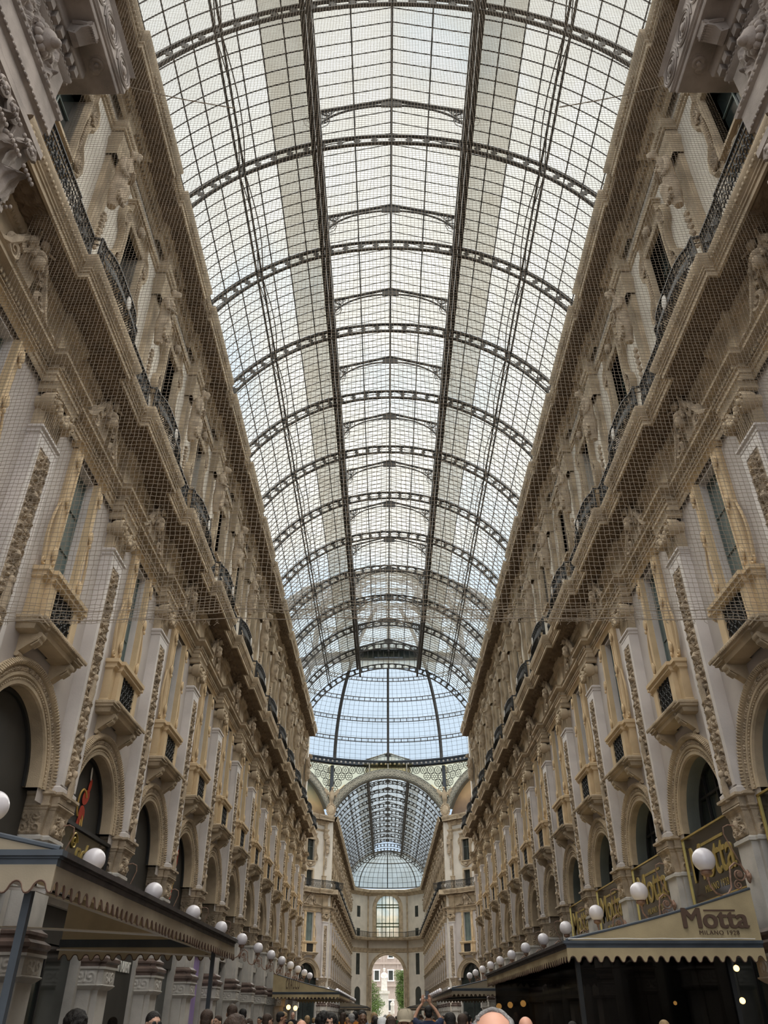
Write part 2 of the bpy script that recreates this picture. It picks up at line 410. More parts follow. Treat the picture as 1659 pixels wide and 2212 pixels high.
def scroll_console(m, u, z, w=.22, d=.42, h=.42, n0=.42):
    out = []
    for i in range(13):
        t = i/12; out.append((n0+d*(1-t**1.6)*(1+.12*sin(t*pi*2)), z-h*t))
    poly = [(n0-.1, z)]+out+[(n0-.1, z-h)]
    m.prism(poly, u-w/2, u+w/2)
    for s in (-1, 1):
        m.lathe([(0,-.012),(.06,-.012),(.06,.012),(0,.012)], 12, (n0+d*.72, u+s*w/2, z-.11), 'y')
        m.lathe([(0,-.016),(.025,-.016),(.025,.016),(0,.016)], 8, (n0+d*.72, u+s*w/2, z-.11), 'y')
    m.lathe([(0,-w/2-.02),(.05,-w/2-.02),(.06,0),(.05,w/2+.02),(0,w/2+.02)], 10, (n0+d*.1, u, z-h-.02), 'y')
    for k in range(5): m.tube([(n0+d*.95-.0, u-w/2+w*(k+.5)/5, z-.04),(n0+d*.9, u-w/2+w*(k+.5)/5, z-.18),(n0+d*.62, u-w/2+w*(k+.5)/5, z-.27)], .016, 5)

def make_window(open_curtain=0):
    sill = M()
    P = [(-1.08,.42),(-1.08,.72),(-.62,.72),(-.62,.78),(.62,.78),(.62,.72),(1.08,.72),(1.08,.42)]
    sill.sweep(P, [(-.28,7.84),(.0,7.84),(.06,7.86),(.08,7.92),(.08,7.96),(.14,7.98),(.14,8.03),(.17,8.05),(.17,8.11),(.1,8.14),(-.2,8.16)])
    for i in range(34): sill.ell((.96, -1.2+2.4*i/33, 8.07), (.035,.03,.05), 6, 4)
    for s in (-1, 1): scroll_console(sill, s*.80, 7.88)
    par = M()
    for s in (-1, 1):
        par.sweep([(s*.66-.14,.4),(s*.66-.14,.74),(s*.66+.14,.74),(s*.66+.14,.4)], [(.04,8.14),(.04,8.2),(0,8.23),(0,8.98),(.05,9.02),(.05,9.06)])
        par.sweep([(s*.92-.13,.4),(s*.92-.13,.62),(s*.92+.13,.62),(s*.92+.13,.4)], [(.04,8.14),(.04,8.2),(0,8.23),(0,8.98),(.05,9.02),(.05,9.06)])
    par.sweep([(-1.05,.42),(-1.05,.66),(-.8,.66),(-.8,.76),(.8,.76),(.8,.66),(1.05,.66),(1.05,.42)], [(-.24,9.02),(.0,9.02),(.05,9.05),(.05,9.12),(.1,9.15),(.1,9.24),(.0,9.28),(-.3,9.28)])
    gr = M()
    for i in range(5):
        for j in range(5):
            ring_tube(gr, .70, -.42+.21*i, 8.22+.19*j, .085, .014, 10, 4)
            gr.ell((.70, -.315+.21*i, 8.31+.19*j), .03, 5, 4)
    gr.box(.685,.715,-.52,.52,8.1,8.14)
    gb = M().box(.45,.67,-.52,.52,8.12,9.04)
    fr = M()
    for s in (-1, 1):
        u0, u1 = sorted((s*.60, s*.86))
        fr.sweep([(u0,.38),(u0,.52),(u0+.05,.56),(u1-.05,.56),(u1,.52),(u1,.38)], [(0,9.28),(0,12.42)])
        fr.box(.36,.585,min(s*.590,s*.66),max(s*.590,s*.66),9.285,12.41)
        for z in (9.7, 11.0, 12.1):
            fr.ell((.60, s*.75, z), (.05,.07,.17), 10, 8); ring_tube(fr, .60, s*.75, z, .1, .02, 12, 4)
            fr.ell((.62, s*.75, z-.22), (.035,.045,.06), 8, 6)
        # side scroll bracket
        pts = [(.5, s*(.90+.16*sin(min(1,t)*pi)*(t<1)+.06*(1-t)), 9.45+1.5*t) for t in [i/10 for i in range(11)]]
        fr.tube(pts, [.05-.025*i/10 for i in range(11)], 6)
        spiral(fr, .52, s*1.0, 9.45, .11, 1.4, .03, s, pi/2)
    fr.sweep([(-.92,.38),(-.92,.56),(.92,.56),(.92,.38)], [(0,12.40),(.03,12.44),(.06,12.5),(.1,12.52)])
    rv = M()
    for s in (-1, 1): rv.box(-.1, .43, *sorted((s*.597, s*.575)), 9.27, 12.40)
    rv.box(-.1, .43, -.597, .597, 12.38, 12.405); rv.box(-.1,.4,-.59,.59,9.26,9.285)
    pn = M().box(.20,.22,-.59,.59,9.28,12.40)
    wf = M()
    for u in (-.57, 0, .57): wf.box(.22,.26,u-.022,u+.022,9.3,12.38)
    for z in (9.33, 10.4, 11.4, 12.36): wf.box(.22,.25,-.56,.56,z-.018,z+.018)
    return dict(name='window', parts=[('sill', sill.mesh('sill', TAN)), ('parapet', par.mesh('parapet', YEL)),
        ('grille', gr.mesh('grille', BIRON), [('grille_back', gb.mesh('back', DKPAN))]), ('frame', fr.mesh('frame', YEL)), ('reveal', rv.mesh('reveal', GRYW)),
        ('pane', pn.mesh('pane', GRNGL)), ('sash', wf.mesh('sash', GRNGL))])

def make_crest():
    m = M(); z = 13.18
    poly = [(.30,z),(.62,z),(.62,z+.1),(.55,z+.3),(.6,z+.6),(.72,z+1.0),(.62,z+1.15),(.30,z+1.1)]
    m.prism([(p[0], p[1]) for p in poly], -.30, .30)
    for s in (-1, 1):
        spiral(m, .62, s*.62, z+.34, .26, 1.6, .075, -s, pi/2+ (0 if s > 0 else 0), 30)
        spiral(m, .64, s*.36, z+.78, .2, 1.5, .06, s, -pi/2, 26)
        m.tube([(.58, s*1.35, z+.08), (.60, s*1.1, z+.1), (.62, s*.85, z+.28), (.64, s*.62, z+.62), (.66, s*.36, z+1.0), (.7, s*.2, z+1.1)], [.05,.07,.085,.085,.07,.05], 6)
        m.lathe([(0,-.1),(.1,-.1),(.12,0),(.1,.1),(0,.1)], 12, (.58, s*1.4, z+.1), 'y')
        for k in range(5): m.ell((.7, s*(.12+.07*k), z+.98+.1*sin(k)), (.07,.06,.11), 8, 6)
        m.tube([(.6, s*.1, z+1.05), (.72, s*.2, z+1.28), (.84, s*.34, z+1.22)], [.07,.05,.02], 6)
    m.ell((.74, 0, z+.72), (.15,.13,.18)); m.ell((.72,0,z+.88),(.17,.18,.13)); m.ell((.87,0,z+.70),(.035,.03,.045),6,5)
    for k in range(7):
        a = pi*k/6; m.ell((.74, .19*cos(a), z+.74+.19*sin(a)), .06, 7, 5)
    m.ell((.78,0,z+1.2),(.09,.12,.12))
    return dict(name='crest_ornament', cat='ornament', parts=[('carving', m.mesh('crest', CARV))])

def make_entab_bits():
    return None

def statue_mesh(female, seed):
    rnd = random.Random(seed); m = M(); z = 18.9
    n0 = .42
    m.loft([(n0,0,z-.05,.10,.14),(n0+.02,0,z+.25,.15,.20),(n0+.03,0,z+.6,.19,.27),(n0+.03,0,z+.95,.20,.28),(n0+.02,0,z+1.2,.17,.23),(n0+.03,0,z+1.45,.17,.22),
            (n0+.05,0,z+1.75,.20,.29),(n0+.05,0,z+1.95,.18,.33),(n0+.06,0,z+2.05,.12,.2),(n0+.11,0,z+2.15,.08,.08),(n0+.13,0,z+2.26,.075,.075)], 16)
    m.ell((n0+.24,0,z+2.38),(.15,.115,.16)); m.ell((n0+.37,0,z+2.35),(.03,.022,.035),6,5); m.ell((n0+.30,0,z+2.29),(.09,.075,.08))
    for k in range(14 if female else 9):
        a = 2*pi*k/12; m.ell((n0+.19+.08*cos(a)*.4, .12*cos(a), z+2.45+.11*sin(a)), .055, 6, 5)
    if not female:
        for k in range(6): m.ell((n0+.30, -.06+.024*k, z+2.18), (.05,.03,.09), 6, 5)
    if female:
        for s in (-1, 1): m.ell((n0+.2, s*.11, z+1.75), .09)
    s = 1 if seed % 2 else -1
    # one arm folded across the body, one hanging to the drapery
    m.tube([(n0+.06,s*.31,z+1.95),(n0+.10,s*.37,z+1.65),(n0+.16,s*.34,z+1.42),(n0+.28,s*.12,z+1.40),(n0+.30,-s*.08,z+1.5)], [.085,.08,.07,.06,.05], 8)
    m.tube([(n0+.06,-s*.31,z+1.95),(n0+.08,-s*.37,z+1.62),(n0+.14,-s*.35,z+1.32),(n0+.24,-s*.22,z+1.12)], [.085,.08,.065,.05], 8)
    for hy, hz, hn in ((-s*.10, z+1.52, n0+.31), (-s*.20, z+1.08, n0+.26)):
        for k in range(4): m.tube([(hn, hy+.02*k-.03, hz), (hn+.02, hy+.02*k-.03, hz-.09)], .013, 5)
    # radiating drapery folds gathered at one hip
    for k in range(12):
        t = k/11; y0 = s*.16; z0 = z+1.15; y1 = -.30+.6*t; z1 = z+.30+.28*abs(t-.3)+rnd.uniform(-.05,.05)
        m.tube([(n0+.20,y0,z0),(n0+.24,(y0+y1)/2,(z0+z1)/2+.05),(n0+.17,y1,z1)], [.022,.034,.045], 6)
    for k in range(7): m.ell((n0+.18, -.24+.08*k, z+.28-.06*(k%2)), (.06,.05,.09), 7, 5)
    for k in range(5): m.tube([(n0+.17, s*(.25-.1*k), z+1.9),(n0+.22, s*(.1-.07*k), z+1.62),(n0+.2, s*(-.05-.04*k), z+1.3)], .025, 5)
    fig = organic(m, 'figure', CARV, .016, 1)
    fig.transform(Matrix.Translation((.3,0,0)) @ Matrix.Diagonal((1.15,.72,.90,1)) @ Matrix.Translation((-.3,0,0)) @ Matrix.Translation((0,0,2.35)))
    return fig
def make_statue(female, seed):
    fig = statue_mesh(female, seed)
    h = M()
    h.loft([(.24,0,15.0,.22,.34),(.24,0,16.6,.20,.33)], 4) if False else h.sweep([(-.34,0),(-.34,.30),(.34,.30),(.34,0)], [(.06,15.0),(.06,15.15),(.0,15.2),(.0,16.55),(.05,16.6),(.05,16.68),(0,16.7)])
    h.add([(0,-.19,16.7),(.15,-.19,16.7),(.15,.19,16.7),(0,.19,16.7),(0,-.25,21.0),(.15,-.25,21.0),(.15,.25,21.0),(0,.25,21.0)], [(0,1,5,4),(1,2,6,5),(2,3,7,6)])
    h.sweep([(-.30,0),(-.30,.30),(.30,.30),(.30,0)], [(0,21.0),(.04,21.3),(.04,21.4),(.1,21.5),(.1,21.65),(.03,21.7),(.03,21.97)])
    for s in (-1, 1): h.box(.12,.17, s*.16-.02, s*.16+.02, 16.8, 18.0)
    ga = M()
    for k in range(16):
        ga.ell((.34, .05*sin(k*2.1), 18.75-.085*k), (.06,.06+.05*(1-k/16),.06), 7, 5)
    br = M().sweep([(-.24,0),(-.24,.28),(.24,.28),(.24,0)], [(0,22.25),(.0,22.7),(.05,22.9),(.12,23.0)])
    return dict(name='caryatid_statue', cat='statue', parts=[('figure', fig), ('herm_pillar', h.mesh('herm', TAN), [('fruit_garland', ga.mesh('garland', CARV))]), ('cornice_bracket', br.mesh('bracket', TAN))])

def make_upper_window():
    # curvilinear carved frame round an oblong opening
    zc = 19.55
    def outline(sc, ex):
        pts = [(0, 2.0), (.35, 2.02), (.82, 2.0), (.86, 1.6), (1.12, 1.45), (1.24, 1.1), (1.16, .75), (.96, .55), (.90, .2), (.94, -.3), (1.16, -.55), (1.26, -.9), (1.14, -1.2), (.86, -1.36), (.80, -1.70), (.42, -1.85), (.18, -2.0), (0, -2.05)]
        L = [(u*sc+ex*(1 if u > 0 else 0), z*sc + zc) for u, z in pts]
        return L + [(-u, z) for u, z in reversed(L[1:-1])]
    def inner():
        L = []
        o = outline(1, 0)
        for (u, z) in o:
            d = z-zc
            L.append((max(-.62, min(.62, u*1.3)), zc+max(-1.25, min(1.25, d))))
        return L
    a = outline(1.0, .0); i = inner()
    fr = M(); k = len(a)
    def lerp(t): return [(a[j][0]*(1-t)+i[j][0]*t, a[j][1]*(1-t)+i[j][1]*t) for j in range(k)]
    prof = [(0,0),(0,.12),(.10,.20),(.18,.20),(.24,.12),(.36,.08),(.70,.08),(.76,.16),(.92,.18),(1.0,.14),(1.0,-.35)]
    rows = [[(n, *lerp(t)[j]) for (t, n) in prof] for j in list(range(k))+[0]]
    fr.grid(rows)
    cv = M()
    for s in (-1, 1):
        spiral(cv, .15, s*.96, zc+1.08, .19, 1.5, .04, s, -pi/2)
        spiral(cv, .15, s*.98, zc-.9, .21, 1.6, .045, -s, pi/2)
        for j in range(14): cv.ell((.13, s*.80, zc-.5+.1*j), (.05,.06,.05), 7, 5)
        for j in range(7):
            b = -.4+.4*j
            cv.tube([(.1, s*.80, zc-.95), (.17, s*(.84+.22*cos(b)), zc-.9+.26*sin(b))], [.02,.04], 5)
            cv.tube([(.1, s*.78, zc+1.05), (.17, s*(.84+.22*cos(b)), zc+1.05+.24*sin(b))], [.02,.04], 5)
    cv.ell((.2, 0, zc+1.68), (.12,.16,.2)); cv.ell((.18, 0, zc-1.65), (.1,.2,.16))
    for j in range(9): cv.tube([(.12, 0, zc-1.5), (.2, .34*cos(pi+pi*j/8), zc-1.5+.28*sin(pi+pi*j/8))], [.02,.04], 5)
    fr.box(.0,.30,-.90,.90,zc+1.98,zc+2.06).box(.0,.24,-.86,.86,zc+1.90,zc+1.98).box(.1,.28,-.62,.62,zc-1.36,zc-1.27)
    pn = M().box(-.30,-.28,-.64,.64,zc-1.28,zc+1.28)
    sa = M().box(-.27,-.23,-.02,.02,zc-1.25,zc+1.25).box(-.27,-.23,-.62,.62,zc+.38,zc+.42)
    lo = M()  # mezzanine opening behind the railing
    lo.sweep([(-.72,0),(-.72,.07),(-.5,.07),(-.5,-.3)], [(0,15.4),(0,17.3)]).sweep([(.5,-.3),(.5,.07),(.72,.07),(.72,0)], [(0,15.4),(0,17.3)])
    lo.box(0,.07,-.72,.72,17.2,17.42)
    lp = M().box(-.26,-.24,-.5,.5,15.2,17.2)
    return dict(name='window', parts=[('frame', fr.mesh('frame', TAN, 50), [('carving', cv.mesh('carv', CARV))]), ('pane', pn.mesh('pane', DKGL), [('sash', sa.mesh('sash', GRNGL))]),
        ('lower_frame', lo.mesh('lower', TAN)), ('lower_pane', lp.mesh('lp', DKGL))])

def make_railing():
    # one bay, pier-centred: straight runs and a bulged section in front of the statue
    def plan(u):
        a = abs(u)
        if a < 1.12: return 1.27+.14*(1-(a/1.12)**4)
        if a < 1.36: return 1.27
        return 1.08
    top = M(); bars = M()
    us = [-2.4+4.8*i/96 for i in range(97)]
    top.tube([(plan(u)+.02, u, 15.96) for u in us], .035, 6).tube([(plan(u), u, 15.12) for u in us], .02, 4).tube([(plan(u), u, 15.78) for u in us], .015, 4)
    for i in range(72):
        u = -2.36+4.72*i/71; b = .14 if abs(u) < 1.12 else .04
        n = plan(u); bars.tube([(n-b*.3,u,15.12),(n+b,u,15.28),(n+b*.7,u,15.45),(n-b*.1,u,15.7),(n,u,15.95)], .017, 4, False)
    for i in range(24):
        u = -2.3+4.6*i/23; ring_tube(bars, plan(u)+.02, u, 15.86, .06, .013, 8, 4)
        spiral(bars, plan(u)+.05, u, 15.36+.12*(i%2), .13, 1.3, .018, 1 if i % 2 else -1, 0, 12)
    for s in (-1, 1):
        for q in (1.12, 1.36): top.tube([(plan(q*.99), s*q, 15.0), (plan(q*.99), s*q, 16.0)], .03, 6)
    med = M().ell((1.56, 0, 15.45), (.03,.13,.19), 16, 10)
    return dict(name='balcony_railing', cat='railing', parts=[('rails', top.mesh('rails', BIRON)), ('scrollwork', bars.mesh('bars', BIRON), [('oval_medallion', med.mesh('medal', GREYST))])])

def make_lamp():
    n0 = .68; zg = 4.27
    plate = M().lathe([(0,0),(.07,0),(.085,.02),(.06,.04),(.04,.08),(0,.08)], 16, (n0-.02,0,4.02), 'x').ell((n0+.02,0,4.02),(.05,.045,.13))
    arm = M(); gx = n0+.85
    arm.tube([(n0+.05,0,4.05),(n0+.12,0,4.22),(n0+.24,0,4.27),(n0+.36,0,4.18),(n0+.39,0,4.0),(n0+.41,0,3.82),(n0+.5,0,3.70),(n0+.62,0,3.66),(n0+.74,0,3.72),(gx-.02,0,3.84),(gx,0,3.98)], .02, 8)
    pts = lambda cx, cz, R, t, s, a0: [(cx+R*(1-.8*i/24)*cos(a0+s*t*2*pi*i/24), 0, cz+R*(1-.8*i/24)*sin(a0+s*t*2*pi*i/24)) for i in range(25)]
    arm.tube(pts(n0+.2,4.05,.12,1.6,1,pi), .017, 6).tube(pts(n0+.26,3.86,.085,1.5,-1,pi/2), .015, 6)
    arm.lathe([(0,.02-.02),(.05,0),(.06,.02),(.05,.04),(0,.04)], 12, (n0+.2,0,4.05), 'y')
    stay = M().tube([(n0+.06,0,4.1),(n0+.16,0,4.35),(n0+.26,0,4.62),(n0+.33,0,4.82),(n0+.31,0,4.95),(n0+.2,0,5.0),(n0+.05,0,4.98)], .014, 6)
    col = M().lathe([(.0,3.94),(.035,3.95),(.03,4.0),(.05,4.03),(.10,4.05),(.115,4.08),(.115,4.1),(.10,4.115),(.12,4.13),(0,4.14)], 18, (gx,0,0))
    gl = M().ell((gx,0,4.33),(.225,.225,.225),28,20)
    return dict(name='globe_wall_lamp', cat='lamp', parts=[('wall_plate', plate.mesh('plate', COPP)), ('bracket', arm.mesh('arm', COPP)), ('stay_rod', stay.mesh('stay', COPP)), ('collar', col.mesh('collar', COPP)), ('globe', gl.mesh('globe', OPAL))])

def make_arch_glazing(kind):
    m = M(); zc = 5.55; n = .10 if kind == 'dark' else -.12
    ps = [(n, -1.52*cos(pi*i/32), zc+1.52*sin(pi*i/32)) for i in range(33)]
    if kind == 'dark': pm = DKPAN
    elif kind == 'blind': pm = DKGL
    else: pm = DKGL
    m.add([(n, -1.8, 3.0), (n, 1.8, 3.0), (n,1.8,zc),(n,1.52,zc)]+ps[::-1]+[(n,-1.8,zc)], [tuple(range(4+33+1))])
    parts = [('pane', m.mesh('pane', pm, 0))]
    f = M()
    f.arc(zc, [(1.42,n+.01),(1.42,n+.07),(1.5,n+.07)], 0, pi, 30)
    if kind != 'dark':
        for u in (-.72, 0, .72):
            h = sqrt(1.45**2-u*u); f.box(n+.01,n+.07,u-.03,u+.03,3.0,zc+h)
        for z in (5.5, 6.3): 
            w = sqrt(1.45**2-max(0,z-zc)**2); f.box(n+.01,n+.07,-w,w,z-.03,z+.03)
    parts.append(('sash', f.mesh('sash', BIRON)))
    if kind == 'blind':
        b = M()
        b.arc(zc, [(1.49,-.05),(1.49,.25)], 0, pi, 30)
        for s in (-1, 1): b.box(-.05,.25,s*1.49-.005,s*1.49+.005,5.35,zc)
        for i in range(20): 
            b.tube([(-.05+.016*i, -1.48*cos(t), zc+1.48*sin(t)) for t in [pi*j/24 for j in range(25)]], .006, 4, False)
        parts.append(('blind_lining', b.mesh('blind', BLIND)))
    return dict(name='arched_glazing', parts=parts)

def make_shopfront():
    f = M(); 
    for s in (-1, 1): f.box(-.35,.22,*sorted((s*1.86,s*1.66)),0,3.9)
    f.box(-.35,.22,-1.86,1.86,3.7,3.92)
    g = M().box(-.02,.0,-1.67,1.67,0,3.72)
    bars = M().box(.0,.05,-.04,.04,0,3.4).box(.0,.05,-1.66,1.66,3.36,3.46)
    return dict(name='shop_window', cat='shop window', parts=[('jamb', f.mesh('jamb', GREYST)), ('glass', g.mesh('glass', DKGL)), ('glazing_bar', bars.mesh('bars', BIRON))])

PIER = make_pier(); PILA = make_pilaster(); ARCHV = make_archivolt(); WIN = make_window(); CREST = make_crest()
STAT = [make_statue(False, 1), make_statue(True, 2), make_statue(False, 3), make_statue(True, 4)]
UWIN = make_upper_window(); RAIL = make_railing(); LAMP = make_lamp(); SHOP = make_shopfront()
GLZ = {k: make_arch_glazing(k) for k in ('dark', 'blind', 'clear')}

# ---- continuous pieces of a facade run (local frame, y from ya to yb, piers at given ys)
def ressaut(ya, yb, piers, hw, n_in, n_out):
    P = [(ya, n_in)]
    for p in piers:
        a, b = p-hw, p+hw
        if b <= ya or a >= yb: continue
        if a <= ya: P = [(ya, n_out), (b, n_out), (b, n_in)]; continue
        P += [(a, n_in), (a, n_out)]
        if b >= yb: P += [(yb, n_out)]; return P
        P += [(b, n_out), (b, n_in)]
    P.append((yb, n_in)); return P

def facade_run(ya, yb, piers, bays, side, wallname, trimbase, loc, rz, labels, detail=True):
    L = lambda nm, mm, mt, lab, sm=35: setp(link(nm, mm.mesh(nm, mt, sm), None, loc, rz), lab, kind='structure')
    w = M(); up = M()
    # spandrel wall with arched openings, 5.55 .. 7.6, solid wall with window holes above
    n = .42
    cuts = sorted(bays)
    edges = [ya]+[ (cuts[i]+cuts[i+1])/2 for i in range(len(cuts)-1)]+[yb]
    for i, c in enumerate(cuts):
        a, b = edges[i], edges[i+1]
        K = 24; arc = [(c-1.5*cos(pi*k/K), 5.55+1.5*sin(pi*k/K)) for k in range(K+1)]
        for k in range(K):
            (u0,z0),(u1,z1) = arc[k], arc[k+1]
            w.add([(n,u0,z0),(n,u1,z1),(n,u1,7.7),(n,u0,7.7)], [(0,1,2,3)])
        for (p, q) in ((a, c-1.5), (c+1.5, b)): w.add([(n,p,5.3),(n,q,5.3),(n,q,7.7),(n,p,7.7)], [(0,1,2,3)])
        w.add([(n,a,7.7),(n,b,7.7),(n,b,9.28),(n,a,9.28)], [(0,1,2,3)])
        for (p, q) in ((a, c-.6), (c+.6, b)): w.add([(n,p,9.28),(n,q,9.28),(n,q,12.42),(n,p,12.42)], [(0,1,2,3)])
        w.add([(n,a,12.42),(n,b,12.42),(n,b,14.6),(n,a,14.6)], [(0,1,2,3)])
        for (p, q, zz) in ((a,c-1.8,0),(c+1.8,b,0)): w.add([(-.3,p,0),(-.3,q,0),(-.3,q,5.6),(-.3,p,5.6)], [(0,1,2,3)])
        # upper storey with two openings per bay
        N0 = 0.0
        def Q(p, q, z0, z1): up.add([(N0,p,z0),(N0,q,z0),(N0,q,z1),(N0,p,z1)], [(0,1,2,3)])
        for (z0, z1, hw) in ((15.0,15.4,0),(15.4,17.2,.5),(17.2,18.3,0),(18.3,20.8,.62),(20.8,24.0,0)):
            if hw: Q(a, c-hw, z0, z1); Q(c+hw, b, z0, z1)
            else: Q(a, b, z0, z1)
        for (z0, z1, hw_) in ((15.4,17.2,.5),(18.3,20.8,.62)):
            for s in (-hw_, hw_): up.add([(0,c+s,z0),(-.36,c+s,z0),(-.36,c+s,z1),(0,c+s,z1)], [(0,1,2,3)])
            for z in (z0, z1): up.add([(0,c-hw_,z),(0,c+hw_,z),(-.36,c+hw_,z),(-.36,c-hw_,z)], [(0,1,2,3)])
    w.box(-.45,-.40,ya,yb,0,24)
    L(wallname, w, WALLM, labels[0]); o2 = up.mesh('upper', CREAM); u = link(wallname, o2, None, loc, rz); setp(u, labels[0]+', upper storey', kind='structure')
    # first cornice (over windows): entablature with breaks over pilasters
    t = M(); P = ressaut(ya, yb, piers, .60, .50, .74)
    t.sweep(P, [(.0,12.48),(.02,12.52),(.02,12.62),(.05,12.64),(.05,12.74),(.09,12.76),(.09,12.78),(.0,12.8),(.0,12.93),(.08,12.95),(.14,13.0),(.22,13.02),(.22,13.1),(.27,13.14),(-.3,13.2)])
    # frieze above and bracketed corona under the balcony
    P = ressaut(ya, yb, piers, .5, .44, .56)
    t.sweep(P, [(0,13.2),(0,14.14),(.03,14.16),(.03,14.2),(.08,14.24),(.12,14.34),(.12,14.5),(-.5,14.505)])
    L(f'trim_{trimbase}', t, TAN, labels[1])
    # balcony slab
    P = ressaut(ya, yb, piers, 1.4, .95, 1.16)
    s = M(); s.sweep(P, [(.10,14.53),(.10,14.50),(.16,14.50),(.16,14.62),(.19,14.63),(.19,14.68),(.22,14.70),(.22,14.74),(.24,14.76),(.30,14.86),(.33,14.93),(.33,15.0),(.28,15.03),(-1.2,15.03)])
    L(f'trim_{trimbase+1}', s, TAN, labels[2])
    Pb = P
    # storey band and main cornice
    P = ressaut(ya, yb, piers, .36, .0, .34)
    c = M(); c.sweep(P, [(0,21.95),(.05,21.98),(.05,22.06),(.09,22.1),(.12,22.2),(.12,22.24),(0,22.28)])
    P = ressaut(ya, yb, piers, 1.05, .02, .16)
    c.sweep(P, [(0,22.7),(.08,22.76),(.08,22.9),(.12,22.92),(.12,23.0),(.26,23.12),(.30,23.18),(.34,23.2),(.80,23.22),(.86,23.22),(.86,23.40),(.90,23.42),(.90,23.5),(.98,23.6),(1.02,23.72),(1.02,23.8),(-.4,23.86)])
    L(f'trim_{trimbase+2}', c, TAN, labels[3])
    # carved enrichments
    e = M()
    for p0 in np.arange(ya+.1, yb-.05, .12):
        inr = any(abs(p0-p) < 1.4 for p in piers); nb = 1.16 if inr else .95
        e.ell((nb+.275, p0, 14.83), (.035,.042,.05), 6, 4)
    for p0 in np.arange(ya+.1, yb-.05, .14):
        inr = any(abs(p0-p) < 1.05 for p in piers); nb = .16 if inr else .02
        e.ell((nb+.94, p0, 23.56), (.05,.05,.07), 6, 4)
        e.box(nb+.12, nb+.22, p0-.04, p0+.04, 22.93, 23.05)
    for p0 in np.arange(ya+.1, yb-.05, .11):
        inr = any(abs(p0-p) < .6 for p in piers); nb = .74 if inr else .50
        e.box(nb+.02, nb+.10, p0-.03, p0+.03, 12.84, 12.94)
        inr = any(abs(p0-p) < .36 for p in piers); nb = .34 if inr else 0
        e.ell((nb+.09, p0, 22.12), (.035,.04,.045), 6, 4)
        e.ell((.64 if any(abs(p0-p) < .5 for p in piers) else .52, p0, 14.27), (.05,.04,.07), 6, 4)
    L(f'trim_{trimbase+3}', e, TAN, labels[4])
    # carved soffits
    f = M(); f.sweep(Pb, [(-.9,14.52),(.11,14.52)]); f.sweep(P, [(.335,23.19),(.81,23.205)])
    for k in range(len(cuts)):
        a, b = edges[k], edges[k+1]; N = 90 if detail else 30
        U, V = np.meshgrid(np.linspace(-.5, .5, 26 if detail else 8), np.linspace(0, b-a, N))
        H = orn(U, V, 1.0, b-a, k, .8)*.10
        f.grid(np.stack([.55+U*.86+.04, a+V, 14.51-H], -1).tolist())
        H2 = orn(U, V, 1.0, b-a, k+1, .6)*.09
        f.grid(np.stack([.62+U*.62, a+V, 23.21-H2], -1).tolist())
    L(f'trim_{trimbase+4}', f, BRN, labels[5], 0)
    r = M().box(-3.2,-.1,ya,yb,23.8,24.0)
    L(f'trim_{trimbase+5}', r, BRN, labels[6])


# ------------------------------------------------------------------ setting: floor, walls, facade runs
PAVE = mat('marble_mosaic_floor', (0.13, 0.11, 0.095), .35, .25, .5, .03, 10)
fl = M().box(-26, 26, -30, 174, -.2, 0); setp(link('floor', fl.mesh('floor', PAVE, 0)), 'patterned marble floor of the gallery', kind='structure')
pv = M().box(-60, 60, 174, 330, -.2, -.01); setp(link('floor', pv.mesh('square', mat('sunny_square_paving', (0.36,0.34,0.31), .8, .1))), 'pale paving of the square beyond the far arch', kind='structure')

def lab7(s): return [f'{s} gallery wall of pinkish grey plaster with arches', f'ochre first cornice along the {s}', f'moulded balcony edge along the {s}', f'main roof cornice along the {s}', f'carved beading on the cornices of the {s}', f'shade-toned brown carved soffits along the {s}', f'gutter slab on top of the {s}']
PY = [Y0+B*k for k in range(NP)]                        # pier positions first arm
BY = [Y0-B/2+B*k for k in range(NP)]                    # bay centres (first one before pier 0)
Y2P = [Y2+B*k for k in range(NB2+1)]; Y2B = [Y2+B/2+B*k for k in range(NB2)]
# left: local y = world y ; right: local y = -world y
facade_run(7.5, YO0, PY, BY, -1, 'wall_left', 1, (-XR,0,0), 0, lab7('left facade'))
facade_run(-YO0, -7.5, [-p for p in PY][::-1], [-p for p in BY][::-1], 1, 'wall_right', 11, (XR,0,0), pi, lab7('right facade'))
facade_run(YO1, YEND, Y2P, Y2B, -1, 'wall_left', 21, (-XR,0,0), 0, lab7('far left facade beyond the dome'), False)
facade_run(-YEND, -YO1, [-p for p in Y2P][::-1], [-p for p in Y2B][::-1], 1, 'wall_right', 31, (XR,0,0), pi, lab7('far right facade beyond the dome'), False)

NWIN = [0]
def win_name():
    NWIN[0] += 1; return f'window_{NWIN[0]}'
def bay_items(loc, rz, where, groupside, glaz, far):
    p = dict(WIN); p['name'] = win_name(); place(WIN | {'name': p['name']}, loc, rz, f'tall ochre window with iron grille, {where}', None, 'structure', False) if not far else place_far(WIN, p['name'], loc, rz, f'tall ochre-framed window, {where}')
    nm = win_name()
    if not far: place(UWIN | {'name': nm}, loc, rz, f'upper window in curving carved frame, {where}', None, 'structure')
    else: place_far(UWIN, nm, loc, rz, f'upper window in curving carved frame, {where}')
    nm = win_name()
    if not far: place(GLZ[glaz] | {'name': nm}, loc, rz, f'glazing of the arch, {where}', None, 'structure')
    else: place_far(GLZ[glaz], nm, loc, rz, f'glazing of the arch, {where}')
    place(ARCHV, loc, rz, f'carved round arch surround, {where}', f'arch surrounds of the {groupside}', None, far)
    place(CREST, loc, rz, f'carved scroll and head crest over the window, {where}', f'crests of the {groupside}', None, far)
    place(SHOP, loc, rz, f'dark shop window under the arch, {where}', f'shop windows of the {groupside}', None, far)
